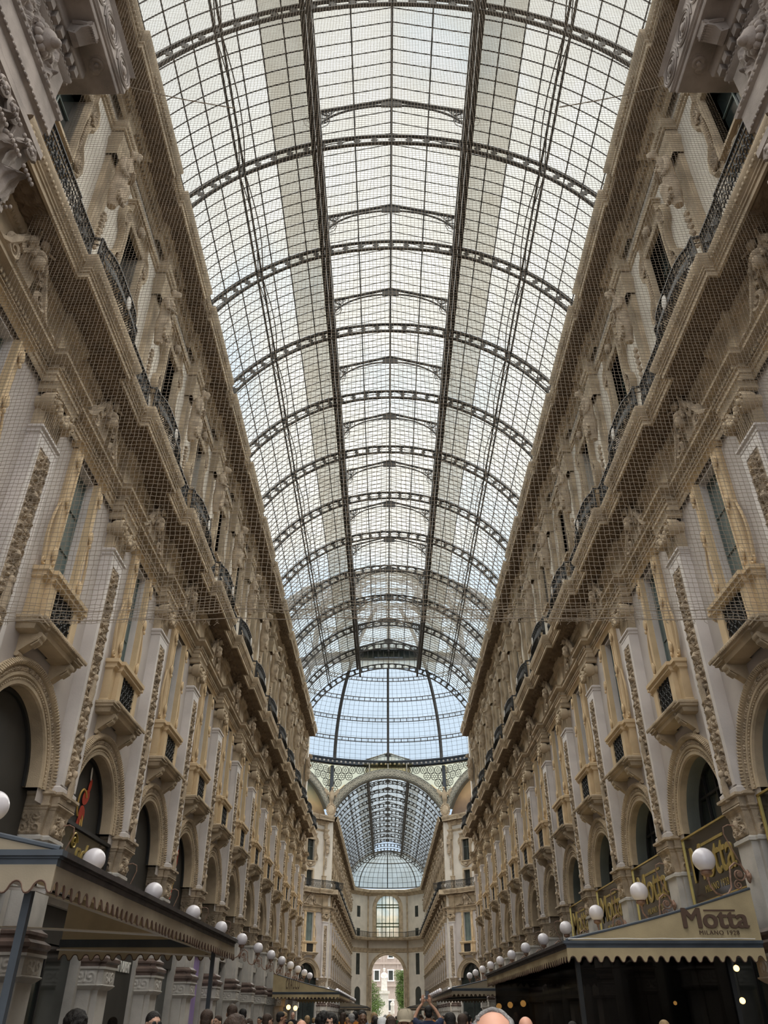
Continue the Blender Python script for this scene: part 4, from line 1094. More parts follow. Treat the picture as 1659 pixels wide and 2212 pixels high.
# half dome of glass over the bend
hd = M(); hb = M(); R = 7.7; yy = Y2R+B*n2
def hp(a, b): return (R*1.08*cos(a)*cos(b), yy+5.6*sin(a)*cos(b)+.0, 24.0+6.3*sin(b))
hd.grid([[hp(pi*i/24, pi/2*j/10) for j in range(11)] for i in range(25)])
for i in range(25): hb.tube([hp(pi*i/24, pi/2*j/10) for j in range(11)], .10 if i % 6 == 0 else .035, 4, False)
for j in range(0, 11): hb.tube([hp(pi*i/24, pi/2*j/10) for i in range(25)], .10 if j in (0, 5) else .035, 4, False)
o = setp(link('ceiling_half_dome', hd.mesh('hd', glassmat('grey_half_dome_glass', (.50,.54,.52), (.5,.5,.45), .15, .5, (.35,.3,.2)), 0)), 'glass half dome over the far end', kind='structure'); link('glazing_bar', hb.mesh('hb', IRON, 0), o)

# ------------------------------------------------------------------ outside, seen through the exit arch
bl = M(); bx = lambda *a: bl.box(*a)
PKW = mat('pale_pink_render', (0.40, 0.33, 0.285), .8, .05); PKR = mat('salmon_render', (0.32, 0.15, 0.10), .8, .05)
YB = 262
bld = empty('palace_building', (0, YB, 0)); setp(bld, 'pale pink palace with salmon bands across the square', 'building')
m = M().box(-24,24,0,10,0,27); link('wall', m.mesh('bw', PKW, 0), bld)
m = M()
for z in (9.0, 14.6, 20.2, 24.6): m.box(-24,24,-.5,0,z,z+.5)
m.box(-24.5,24.5,-.9,10,26.4,27.2); link('cornice', m.mesh('bc', PKW, 0), bld)
m = M().box(-24,24,-.12,0,20.9,24.5); link('painted_band', m.mesh('bb', PKR, 0), bld)
wm = M().box(-.65,.65,-.10,0,0,2.4).mesh('bwin', DKGL, 0); wf_ = M().box(-.9,-.65,-.2,0,-.2,2.6).box(.65,.9,-.2,0,-.2,2.6).box(-1.05,1.05,-.3,0,2.4,2.7).box(-1.0,1.0,-.3,0,-.3,0).mesh('bwf', WHT, 0)
for i in range(-5, 6):
    for z in (3.2, 10.6, 16.3, 21.4):
        f = link('window_frame', wf_, bld, (i*4.1+1.0, 0, z)); link('pane', wm, f)
m = M()
for i in range(-5, 6): m.box(i*4.1-1.2, i*4.1-.8, -.3, 0, 9.5, 20.2)
link('pilaster_strip', m.mesh('bp', PKW, 0), bld)
# monument
mo = empty('monument', (-.8, 212, 0)); setp(mo, 'white marble monument with a robed figure on a high pedestal', 'monument')
m = M().box(-2.4,2.4,-2.4,2.4,0,.8).box(-1.9,1.9,-1.9,1.9,.8,2.2).box(-1.0,1.0,-1.0,1.0,2.2,6.2).box(-1.3,1.3,-1.3,1.3,6.2,6.7); link('pedestal', m.mesh('mp', MARB, 0), mo)
def robed(h):
    m = M(); k = h/4.4
    m.loft([(0,0,0,.75*k,.6*k),(0,0,.6*k,.68*k,.55*k),(0,0,1.8*k,.6*k,.48*k),(0,0,2.8*k,.62*k,.45*k),(0,0,3.4*k,.55*k,.38*k),(0,0,3.65*k,.2*k,.2*k),(0,0,3.8*k,.17*k,.17*k)], 14)
    m.ell((0,0,4.1*k),(.27*k,.3*k,.34*k)); m.ell((0,-.14*k,3.85*k),(.2*k,.2*k,.28*k)); m.ell((0,0,4.33*k),(.34*k,.34*k,.12*k))
    for s in (-1, 1): m.tube([(s*.5*k,0,3.35*k),(s*.68*k,-.1*k,2.7*k),(s*.25*k,-.55*k,2.45*k)],[.2*k,.17*k,.12*k],8)
    for q in range(7): m.tube([(-.5*k+.16*k*q,-.42*k,2.3*k),(-.6*k+.2*k*q,-.56*k,.1*k)], .07*k, 5)
    return m
st = organic(robed(4.6), 'robed', MARB, .1, 2); f = link('robed_figure', st, mo, (0,0,6.7)); f.rotation_euler = (0,0,0)
st2 = organic(robed(2.9), 'robed2', MARB, .08, 2)
for x in (-1.9, 1.9): link('attendant_figure', st2, mo, (x, -1.9, 2.2))
def tree(x, y, h, w, seed, lab):
    rd = np.random.RandomState(seed); r = empty('leafy_tree', (x, y, 0)); setp(r, lab, 'tree', 'trees in the square')
    m = M().tube([(0,0,0),(.1,0,h*.3),(0,.1,h*.55),(0,0,h*.85)], [.28,.22,.16,.05], 8)
    for k in range(9):
        a = k*2.4; z = h*(.3+.05*k); m.tube([(0,0,z),(w*.35*cos(a),w*.35*sin(a),z+h*.1)], [.1,.03], 5)
    link('trunk', m.mesh('trunk', BARK), r)
    n = 16000; u = rd.normal(size=(n,3)); u /= np.linalg.norm(u, axis=1)[:,None]; R = rd.rand(n)**.4
    c = rd.rand(40, 3)*2-1; ci = rd.randint(0, 40, n)
    P = c[ci]*np.array([w*.30,w*.30,h*.32]) + u*R[:,None]*np.array([w*.22,w*.22,h*.12]) + np.array([0,0,h*.6])
    P[:,2] = np.clip(P[:,2], h*.15, h)
    a = rd.normal(size=(n,3)); a /= np.linalg.norm(a,axis=1)[:,None]; b = np.cross(a, rd.normal(size=(n,3))); b /= np.linalg.norm(b,axis=1)[:,None]
    s = .07+.07*rd.rand(n)[:,None]
    V = np.stack([P-a*s, P+b*s*.6, P+a*s, P-b*s*.6], 1).reshape(-1,3)
    me = bpy.data.meshes.new('leaves'); me.from_pydata(V.tolist(), [], [(4*i,4*i+1,4*i+2,4*i+3) for i in range(n)]); me.materials.append(LEAFM); link('foliage', me, r)
tree(-4.1, 203, 8.6, 7.0, 1, 'green leafy tree left of the monument in the square')
tree(3.5, 206, 10.6, 4.2, 2, 'green leafy tree right of the monument in the square')

# ------------------------------------------------------------------ giant order of the entrance arch, left and right of the camera
def make_portal():
    nf = 1.10; yb = 8.0
    P = [(-6, nf), (yb, nf), (yb, -1.4)]
    sh = M().sweep([(-6, nf-.25), (4.6, nf-.25), (4.6, nf-.05), (yb-.1, nf-.05), (yb-.1, -1.4)], [(.12,0),(.12,1.2),(.05,1.25),(0,1.3),(0,12.8),(.05,12.85),(.05,12.95),(0,13.0)])
    core = M().box(-1.4, nf-.35, -6, yb-.15, 12.9, 21)
    en = M().sweep(P, [(-.3,14.72),(.02,14.74),(.02,15.0),(.05,15.02),(.05,15.35),(.12,15.40),(.12,15.95),(.18,16.0),(.2,16.1),(.1,16.12),(.02,16.15),(.02,17.15),(.08,17.2),(.12,17.25),(.12,17.33),(.10,17.34),(.10,17.56),(.2,17.6),(.24,17.66),(.24,17.95),(.72,17.97),(.74,18.0),(.74,18.08),(.78,18.1),(.78,18.12),(.82,18.16),(.82,18.85),(.9,18.95),(-.5,19.0)])
    de = M()
    y = -2.0
    while y < yb+.1: de.box(nf+.1, nf+.22, y-.075, y+.075, 17.35, 17.55); y += .25
    for k in range(8): de.box(nf-.1-.25*k-.075, nf-.1-.25*k+.075, yb+.1, yb+.22, 17.35, 17.55)
    be = M()
    y = -2.0; i = 0
    while y < yb+.05:
        be.ell((nf+.17, y, 16.05), (.05,.085 if i % 3 == 0 else .04,.05), 8, 6); y += .16 if i % 3 == 0 else .11; i += 1
    y = -2
    while y < yb: be.ell((nf+.12, y, 17.29), (.03,.045,.03), 6, 4); be.ell((nf+.13, y, 15.40), (.03,.05,.03), 6, 4); y += .12
    fr = M(); relief(fr, (nf+.03, 3.0, 16.2), (0,1,0), (0,0,1), (1,0,0), 9.4, .92, .16, 260, 40, 2, .5, lambda U, V, w, h, s, st: orn(V-h/2, (U+w/2), h, w, 2, .9))
    for y in (1.8, 4.4, 7.0):      # lion masks
        fr.ell((nf+.2, y, 16.6), (.2,.2,.24), 12, 10).ell((nf+.38, y, 16.5), (.12,.1,.09), 10, 8)
        for k in range(12):
            a = 2*pi*k/12; fr.ell((nf+.15, y+.22*cos(a), 16.62+.25*sin(a)), .09, 7, 5)
    brk = []; y = 7.45
    while y > -1:
        mo = M()
        for s in (-.16, .16):
            mo.tube([(nf+.30,y+s,17.92),(nf+.42,y+s,17.90),(nf+.6,y+s,17.84),(nf+.68,y+s,17.90)], [.05,.05,.045,.03], 6)
        mo.prism([(nf+.24,17.62),(nf+.30,17.58),(nf+.42,17.66),(nf+.52,17.78),(nf+.66,17.82),(nf+.7,17.97),(nf+.24,17.97)], y-.15, y+.15)
        for k in range(7):
            u = y-.14+.28*k/6; mo.tube([(nf+.27,u,17.60),(nf+.38,u*.7+y*.3,17.60),(nf+.48,u,17.74),(nf+.62,u,17.80),(nf+.70,u,17.76)], [.035,.045,.04,.035,.015], 5)
        mo.lathe([(0,17.97),(.12,17.97),(.14,17.93),(.10,17.91),(.05,17.93),(.04,17.88),(0,17.87)], 14, (nf+.5, y+.65, 0))
        mo.lathe([(.02,17.945),(.2,17.955),(.2,17.97)], 6, (nf+.5, y+.65, 0))
        y -= 1.3; brk.append(('cornice_bracket', mo.mesh('pmo', PINKST)))
    mo = M(); mo.lathe([(0,17.97),(.10,17.97),(.12,17.93),(.08,17.91),(.04,17.88),(0,17.87)], 14, (nf+.42, 8.2, 0))
    ri = M(); y = 8.5
    while y > -1:
        for R in (.30, .25, .16):
            pts = [(nf+.83, y+R*1.15*cos(a), 18.5+R*sin(a)*.95) for a in [2*pi*k/20 for k in range(21)]]
            ri.tube(pts, .018 if R < .3 else .028, 5, False)
        ri.ell((nf+.83, y, 18.5), (.05,.1,.09), 10, 6)
        ri.tube([(nf+.83, y-.35, 18.72), (nf+.83, y-.42, 18.5), (nf+.83, y-.35, 18.28)], .02, 5)
        y -= .82
    en.merge(de); en.merge(be); en.merge(ri); en.merge(mo)
    # Corinthian capital, pilaster from y 6.0 to 7.9
    cp = M(); y0, y1 = 5.2, 7.85
    cp.sweep([(y0, nf-.2),(y0, nf-.02),(y1, nf-.02),(y1, -1)], [(0,12.9),(0,13.3),(.03,13.9),(.1,14.4),(.16,14.5),(.16,14.52),(.22,14.54),(.22,14.7),(.0,14.74)])
    def leaf(y, z, h, w, nn=nf, side=False):
        rows = []
        for i in range(11):
            t = i/10; out = .05+.10*t+.30*max(0, t-.55)**1.2*2.2; zz = z+h*min(t, .86)+ (-.10*h*(max(0, t-.8)/.2)); ww = w*(.75+.45*sin(pi*min(1, t*1.1)))*(1-.55*max(0, t-.7)/.3)
            row = []
            for j in range(13):
                q = j/12*2-1; rip = .022*cos(q*pi*3.5); lob = 1+.10*cos(t*28)*abs(q)
                p = (out+rip-.10*q*q*(.4+t), q*ww/2*lob, zz)
                row.append((nn+p[0], y+p[1], p[2]) if not side else (y+p[1], y1+p[0], p[2]))
            rows.append(row)
        cp.grid(rows)
        for j in range(5):
            q = (j/4*2-1)*.8
            tip = (.05+.1+.30*.45**1.2*2.2, q*w*.42, z+h*.80)
            cp.ell((nn+tip[0], y+tip[1], tip[2]) if not side else (y+tip[1], y1+tip[0], tip[2]), (.035,.035,.05), 7, 5)
    for row, (z, h) in enumerate(((12.95, .62), (13.3, .75))):
        for k in range(5): leaf(y1-.2-.52*k-(.26 if row else 0), z, h, .5)
        for k in range(3): leaf(nf-.3-.5*k-(.25 if row else 0), z, h, .48, side=True)
    for s, y in ((1, y1-.1), (-1, y1-.85), (1, y1-1.2), (-1, y0+.2)):
        spiral(cp, nf+.16, y, 14.3, .20, 1.8, .055, s, 0, 26, .08)
        cp.tube([(nf+.02, y-s*.35, 13.75), (nf+.1, y-s*.28, 14.2), (nf+.16, y-s*.05, 14.48), (nf+.18, y+s*.15, 14.42)], [.03,.05,.05,.03], 6)
        cp.ell((nf+.24, y, 14.3), .06, 8, 6)
    for k in range(20): cp.ell((nf+.02+.06*(k%2), y1-.3-.12*k, 13.95+.07*(k%3)), (.07,.06,.06), 7, 5)
    return dict(name='giant_entrance_pilaster', cat='pilaster', parts=[('shaft', sh.mesh('psh', PINKST)), ('core', core.mesh('pcore', PINKST)), ('capital', cp.mesh('pcap', PINKST, 50)), ('entablature', en.mesh('pen', PINKST)),
        ('carved_frieze', fr.mesh('pfr', PINKST, 60))]+brk)
PT = make_portal()
place(PT, (-XR, 0, 0), 0, 'giant weathered Corinthian pilaster and cornice of the entrance, left')
# mirrored copy for the right (mirror the mesh data so that the end faces the gallery too)
pr = empty('giant_entrance_pilaster', (XR, 0, 0)); setp(pr, 'giant weathered Corinthian pilaster and cornice of the entrance, right', 'pilaster')
for p in PT['parts']:
    me = p[1].copy(); me.transform(Matrix.Scale(-1, 4, (1,0,0))); me.flip_normals(); link(p[0], me, pr)

# ------------------------------------------------------------------ bird net hung across behind the entrance arch
def net():
    Yn = 9.15; c = .0705; nx = int(13.9/c); z0 = 6.0; nz = int(18.2/c)
    ix = np.arange(nx+1); iz = np.arange(nz+1); X, Z = np.meshgrid(ix*c-6.95, iz*c, indexing='ij')
    rs = np.random.RandomState(4)
    sl = lambda a, f: np.array(a)
    Zs = Z.copy(); Zs[:, :6] = Z[:, :6]*.62; Zs[:, 6:] = Z[:, 6:]-.38*6*c
    dx = .012*(vnoise(X*3.1+9, Z*.9)-.5)*2+.06*(vnoise(X*.35, Z*.25)-.5)+rs.normal(0, .0035, X.shape)
    dz = .05*(vnoise(X*.45+3, Z*.3+5)-.5)*2+.012*(vnoise(X*4+1, Z*2)-.5)+rs.normal(0, .004, X.shape)
    dyy = .12*(vnoise(X*.5+13, Z*.4+2)-.5)*2
    PX = X+dx; PZ = z0+Zs+dz+.02*np.cos(X*.45); PY_ = Yn+dyy
    r = .0036
    V = []; F = []; base = 0
    def strands(PXa, PYa, PZa, horiz):
        nonlocal base
        a, b = PXa.shape
        offs = [(0, -r, -r*.6), (0, r, -r*.6), (0, 0, r)] if horiz else [(-r*.9, -r*.6, 0), (r*.9, -r*.6, 0), (0, r, 0)]
        st = [np.stack([PXa+o[0], PYa+o[1], PZa+o[2]], -1) for o in offs]
        P = np.stack(st, 2)            # a,b,3,3
        V.append(P.reshape(-1, 3)); idx = base+np.arange(a*b*3).reshape(a, b, 3)
        i0 = idx[:, :-1, :]; i1 = idx[:, 1:, :]
        q = np.stack([i0, np.roll(i0, -1, 2), np.roll(i1, -1, 2), i1], -1).reshape(-1, 4)
        F.append(q); base += a*b*3
    strands(PX, PY_, PZ, False)
    strands(PX.T.copy(), PY_.T.copy(), PZ.T.copy(), True)
    V = np.concatenate(V); F = np.concatenate(F)
    me = bpy.data.meshes.new('net'); me.vertices.add(len(V)); me.vertices.foreach_set('co', V.ravel())
    me.loops.add(len(F)*4); me.loops.foreach_set('vertex_index', F.ravel().astype(np.int32)); me.polygons.add(len(F))
    me.polygons.foreach_set('loop_start', (np.arange(len(F))*4).astype(np.int32)); me.polygons.foreach_set('loop_total', np.full(len(F), 4, np.int32))
    me.update(); me.validate(); me.materials.append(NETM)
    o = empty('bird_net', (0,0,0)); setp(o, 'beige cord bird net hanging across the gallery near the entrance', 'net')
    link('mesh_cords', me, o)
    m = M()
    pts = [(x, Yn-.01, z0-.02+.02*cos(x*.45)+.012*sin(x*5)) for x in np.arange(-6.95, 6.96, .1)]
    m.tube(pts, .006, 5)
    m.tube([(p[0], p[1], p[2]+.13) for p in pts], .005, 5)
    rr = random.Random(3)
    for i in range(150):
        x = rr.uniform(-6.9, 6.9); m.tube([(x, Yn, z0), (x+rr.uniform(-.03,.03), Yn, z0-.05), (x+rr.uniform(-.05,.05), Yn, z0-rr.uniform(.05,.1))], .003, 3)
    link('edge_rope', m.mesh('rope', NETM), o)
    for s in (-1, 1):
        m = M(); m.tube([(s*(6.9-3.3*t), 9.3, 19.75-1.28*t-.1*sin(pi*t)) for t in [i/12 for i in range(13)]], .012, 5)
        link('seam_rope', m.mesh('seam', NETM), o)
net()

# ------------------------------------------------------------------ awnings (world x mirrored by s; y0 near end, y1 far end)
def scallop(m, ed, a, b, ztop, zbot, pitch=.21, dep=.10, th=.008, seed=0):
    """hanging valance from a to b (x,y), scalloped lower edge; ed = edge piping"""
    L = hypot(b[0]-a[0], b[1]-a[1]); n = max(1, round(L/pitch)); p = L/n; dx, dy = (b[0]-a[0])/L, (b[1]-a[1])/L
    low = []; K = 12
    for i in range(n):
        for k in range(K):
            t = k/K; q = abs(t-.5)
            if q < .30: z = zbot+dep*(.25+.75*sqrt(1-(q/.30)**2))
            elif q < .36: z = zbot+dep*.25
            else: z = zbot+dep*.22*(1-sqrt(max(0, 1-((.5-q)/.14)**2))*1)
            low.append(((i+t)*p, z))
    low.append((L, zbot+dep*.22))
    top = []; bot = []
    f = lambda s, z: (a[0]+dx*s-dy*.03*sin(s*3.1+seed)*(ztop-z)/.3, a[1]+dy*s+dx*.03*sin(s*3.1+seed)*(ztop-z)/.3, z)
    for sgn in (-1, 1):
        ox, oy = -dy*th*sgn, dx*th*sgn
        m.grid([[tuple(map(sum, zip(f(s, z+(ztop-z)*k/3), (ox, oy, 0)))) for k in range(4)] for s, z in low])
    ed.tube([f(s, z) for s, z in low], .012, 4)
def awning(s, y0, y1, xo, canvas, zg=2.93, ztop=3.72, xw=6.8, post=False, lab='', text=True):
    r = empty('awning', (0,0,0)); setp(r, lab, 'awning')
    X = lambda x: s*x
    g = M()
    zl = zg-.13
    for (xa, ya, xb, yb) in ((xo, y0, xo, y1),):
        for (d, za, zb) in ((0, zl, zl+.06), (.02, zl+.06, zl+.08), (.05, zl+.08, zg)):
            g.box(*sorted((X(xo-d), X(xo+.08))), y0+.081, y1-.081, za, zb)
    for (y, q) in ((y0, -1), (y1, 1)):
        g2 = M()
        for (d, za, zb) in ((0, zl, zl+.06), (.02, zl+.06, zl+.08), (.05, zl+.08, zg)):
            g2.box(*sorted((X(xo-d), X(xw))), *sorted((y-q*.08, y+q*d)), za, zb)
        link('end_beam', g2.mesh('beam', BLUEM), r)
    link('side_gutter', g.mesh('gut', GUTT), r)
    c = M()
    N = 10
    def slope(t): return zg+(ztop-zg)*t-.05*sin(pi*t)
    for dz in (0, -.015):
        c.grid([[(X(xo+.03+(xw-xo)*i/N), y0+(y1-y0)*j/12, slope(i/N)+dz-.02*sin(pi*((j*3/12) % 1))) for j in range(13)] for i in range(N+1)])
    link('roof_canvas', c.mesh('rc', canvas), r)
    for y in (y0, y1):
        t = M()
        for o_ in (-.006, .006): t.grid([[(X(xo+(xw-xo)*i/N), y+o_, z) for z in (zg-.02, (zg+slope(i/N))/2, slope(i/N))] for i in range(N+1)])
        link('end_canvas', t.mesh('ec', canvas), r)
    for y in (y0, y1): link('roof_bar', M().tube([(X(xo+(xw-xo)*i/N), y, slope(i/N)+.015) for i in range(N+1)], .025, 6).mesh('rb', BLUEM), r)
    v = M(); ed = M()
    scallop(v, ed, (X(xo+.01), y0), (X(xo+.01), y1), zl+.01, zl-.22)
    scallop(v, ed, (X(xo), y0+.0), (X(xw), y0), zl+.01, zl-.22, seed=1)
    scallop(v, ed, (X(xo), y1), (X(xw), y1), zl+.01, zl-.22, seed=2)
    vo = link('valance', v.mesh('val', canvas), r); link('edge_piping', ed.mesh('ep', EDGE), vo)
    ys = [y0+.15, (y0+y1)/2, y1-.15] if y1-y0 > 5 else [y0+.15, y1-.15]
    for y in ys:
        p = M(); p.tube([(X(xo+.1), y, 2.6), (X(xw-.3), y, 3.5)], .02, 5); p.tube([(X(xo+.1), y, 2.62), (X((xo+xw)/2), y, 2.7), (X(xw), y, 2.75)], .018, 5)
        link('folding_arm', p.mesh('arm', WHT), r)
    if post:
        for y in (y0+.35,): 
            q = M().box(*sorted((X(xo+.30), X(xo+.37))), y-.035, y+.035, 0, zl+.02)
            q.box(*sorted((X(xo+.37), X(xw))), y-.02, y+.02, 1.35, 1.43)
            link('post', q.mesh('post', BLUEM), r)
        q = M().box(*sorted((X(xo+.30), X(xo+.37))), y1-.4, y1-.33, 0, zl); link('post', q.mesh('post', BLUEM), r)
    return r
A1 = awning(-1, 7.6, 17.4, 3.25, CANV, 2.93, 3.75, 6.7, True, 'large beige awning with scalloped valance on blue-grey posts, front left')
A2 = awning(1, 16.5, 30.2, 3.12, CANVL, 2.85, 3.72, 6.8, False, 'beige cafe awning with brown lettering, front right')
A3 = awning(-1, 52, 66.5, 2.95, CANVL, 2.85, 3.75, 6.8, False, 'olive beige awning with tall thin letters, far left before the dome')
A4 = awning(1, 45, 64, 3.0, CANVD, 2.85, 3.7, 6.8, False, 'dark taupe awning behind the lettered cafe awning, right side')
A5 = awning(-1, 128, 150, 2.9, CANVD, 2.85, 3.7, 6.8, False, 'small dark awning far beyond the dome, left side')
A6 = awning(1, 128, 150, 2.9, CANVD, 2.85, 3.7, 6.8, False, 'small dark awning far beyond the dome, right side')
RX = Matrix.Rotation(pi/2, 4, 'X')
def sign_text(parent, name, txt, h, m, x, y, z, sx=1.0, off=0.0, sp=1.0, ext=.006):
    me = textmesh(txt, 1.0, m, ext/h, off, 0, sp)
    xs = [v.co.y for v in me.vertices]; k = h/(max(xs) if xs else 1)
    me.transform(Matrix.Diagonal((k*sx, k, k, 1))); me.transform(RX)
    return link(name, me, parent, (x, y, z))
mt_ = textmesh('Motta', 1.0, LETT, .02, 0.0); k_ = .33/max(v.co.y for v in mt_.vertices); mt_.transform(Matrix.Diagonal((k_*1.08, k_, k_, 1))); mt_.transform(RX)
mm_ = M(); [mm_.add([(v.co.x+a_, v.co.y+b_, v.co.z+c_) for v in mt_.vertices], [tuple(p.vertices) for p in mt_.polygons]) for a_, b_, c_ in ((0,0,0),(.016,.001,.004),(-.016,.002,-.003),(.008,.003,-.006),(-.008,.004,.006))]
lt = link('lettering', mm_.mesh('motta', LETT, 0), A2, (5.98, 16.46, 3.06))
mb = M().box(5.80, 6.40, 16.45, 16.462, 3.335, 3.365); link('letter_bar', mb.mesh('lb', LETT), A2)
sign_text(A2, 'lettering', 'MILANO 1928', .07, LETT, 6.02, 16.46, 2.945, 1.1, .0, 1.15)
sign_text(A3, 'lettering', 'CRACCO', .52, LETT, -5.65, 51.96, 3.0, .22, .0, 1.25)
# string of fairy bulbs on the right awning beam
m = M()
for i in range(3): m.ell((4.2+.9*i, 16.42, 2.87), .012, 6, 4)
link('cable', M().tube([(3.15+.35*i, 16.42, 2.87+.008*(i%2)) for i in range(11)], .008, 5).mesh('cable', WHT), A2)

# facade signs: black panels with gold letters in the right-hand arches
def FL(u, z, n):      # local facade frame for letters
    return Matrix(((0,0,1,n),(1,0,0,u),(0,1,0,z),(0,0,0,1)))
for k in range(1, 6):
    loc = (XR, BY[k], 0)
    r = empty('shop_sign', loc, pi); setp(r, f'black sign panel with gold lettering in the {ORD[k]} arch of the right facade', 'sign', 'black and gold arch signs on the right')
    link('panel', M().box(.40,.43,-1.66,1.66,3.95,5.40).mesh('panel', SIGNB, 0), r)
    link('brass_trim', M().box(.40,.46,-1.70,-1.655,3.9,5.42).box(.40,.46,1.655,1.70,3.9,5.42).box(.39,.46,-1.70,1.70,5.40,5.44).box(.39,.46,-1.7,1.7,3.92,3.95).mesh('brass', BRASS, 0), r)
    me = textmesh('Motta', 1.0, GOLD, .01, .006); h = max(v.co.y for v in me.vertices); me.transform(Matrix.Scale(.78/h, 4)); me.transform(FL(0, 4.38, .44)); link('lettering', me, r)
    link('lettering', M().box(.435,.452,-.45,.95,5.07,5.13).mesh('bar', GOLD, 0), r)
    me = textmesh('MILANO 1928', 1.0, GOLD, .01, .0, 0, 1.15); h = max(v.co.y for v in me.vertices); me.transform(Matrix.Scale(.15/h, 4)); me.transform(FL(0, 4.10, .44)); link('lettering', me, r)
# left: bronze-glass sign with gold script, poster figures (generic shapes), shop name
r = empty('shop_sign', (-XR, BY[2], 0)); setp(r, 'dark glass sign with gold script letters in an arch of the left facade', 'sign')
link('panel', M().box(.36,.40,-1.66,1.66,3.9,5.25).mesh('panel', mat('bronze_glass', (.04,.034,.022), .08, .1, 2, spec=.8), 0), r)
link('frame_rail', M().box(.35,.45,-1.7,1.7,5.25,5.33).box(.35,.45,-1.7,-1.63,3.9,5.3).box(.35,.45,1.63,1.7,3.9,5.3).mesh('fr', BIRON, 0), r)
me = textmesh("nde'", 1.0, GOLD, .015, .004, .35); h = max(v.co.y for v in me.vertices); me.transform(Matrix.Diagonal((.46/h*1.1, .46/h, .46/h, 1))); me.transform(FL(.0, 4.62, .41)); link('lettering', me, r)
m = M(); spiral(m, .42, -.75, 4.98, .2, 1.8, .025, 1, 0); link('lettering', m.mesh('fl', GOLD), r)
for k in (2, 4):
    r = empty('painted_poster', (-XR, BY[k], 0)); setp(r, f'arch panel painted with a red swirl, {"nearer" if k==2 else "farther"} of the two on the left', 'poster', 'red swirl posters')
    def blob(pts, nn, mt, nm):
        m = M(); m.add([(nn, u, z) for u, z in pts]+[(nn+.006, u, z) for u, z in pts], [tuple(range(len(pts))), tuple(range(len(pts), 2*len(pts)))]+[(i,(i+1)%len(pts),len(pts)+(i+1)%len(pts),len(pts)+i) for i in range(len(pts))]); link(nm, m.mesh(nm, mt, 0), r)
    e = lambda cu, cz, a, b, t=0, n=18: [(cu+a*cos(q)*cos(t)-b*sin(q)*sin(t), cz+a*cos(q)*sin(t)+b*sin(q)*cos(t)) for q in [2*pi*i/n for i in range(n)]]
    blob(e(.05, 5.35, .17, .36), 0.120, RED, 'red_shape'); blob(e(.12, 5.75, .2, .2), 0.125, RED, 'red_shape'); blob(e(.18, 6.15, .24, .16, .6), 0.130, RED, 'red_shape'); blob(e(.30, 6.45, .09, .18, -.3), 0.135, RED, 'red_shape')
    blob(e(.1, 5.45, .05, .18), 0.140, ORNG, 'ochre_shape'); blob(e(.2, 5.6, .04, .14, .3), 0.140, ORNG, 'ochre_shape'); blob(e(.22, 6.72, .05, .16, .2), 0.140, WHT, 'white_shape')
    m = M(); m.tube([(.14, -.02+.26*cos(a), 5.95+.34*sin(a)) for a in [.6+3.6*i/14 for i in range(15)]], .025, 5); link('ochre_shape', m.mesh('arc', ORNG), r)
r = empty('shop_sign', (-XR, BY[3], 0)); setp(r, 'dark shop fascia with tall white letters under a left arch', 'sign')
link('panel', M().box(.06,.12,-1.65,1.65,0,3.6).mesh('sl', DKPAN, 0), r)
me = textmesh('SAINT LAURENT', 1.0, WHT, .02, .02, 0, .92); h = max(v.co.y for v in me.vertices); me.transform(Matrix.Diagonal((.26/h*.62,.26/h,.26/h,1))); me.transform(FL(0.62, 2.70, .14)); link('lettering', me, r)
for k, mt, nm in ((5, LILAC, 'lilac'), (1, SHOPW, 'warm brown')):
    o = link('shop_poster', M().box(.06,.10,-1.2,1.4,.4,3.6).mesh('lp', mt, 0), None, (-XR, BY[k], 0), 0); setp(o, f'{nm} shop window panel low on the left facade', 'panel')

SCREENGL = bpy.data.materials.new('added_screen_glass'); SCREENGL.use_nodes = True; t_ = SCREENGL.node_tree; t_.nodes.clear()
o_ = t_.nodes.new('ShaderNodeOutputMaterial'); a_ = t_.nodes.new('ShaderNodeBsdfTransparent'); a_.inputs[0].default_value = (.22,.21,.20,1); g_ = t_.nodes.new('ShaderNodeBsdfGlossy'); g_.inputs[0].default_value = (.8,.8,.8,1); g_.inputs['Roughness'].default_value = .05
x_ = t_.nodes.new('ShaderNodeMixShader'); x_.inputs[0].default_value = .02; t_.links.new(a_.outputs[0], x_.inputs[1]); t_.links.new(g_.outputs[0], x_.inputs[2]); t_.links.new(x_.outputs[0], o_.inputs[0])
r = empty('added_dark_screen', (0,0,0)); setp(r, 'added dark glass screen that darkens under the front right awning', 'added screen')  # screen added only to darken the space below the awning
link('side_pane', M().box(3.36,3.38,16.9,30,0,2.64).mesh('sp', SCREENGL, 0), r); link('end_pane', M().box(3.36,6.25,16.9,16.92,0,2.64).mesh('sp2', SCREENGL, 0), r)
link('frame', M().box(3.33,3.41,16.86,16.94,0,2.66).box(6.2,6.28,16.86,16.94,0,2.66).box(3.33,6.28,16.86,16.94,2.6,2.66).box(3.33,3.41,16.9,30,2.6,2.66).mesh('fr', BIRON, 0), r)
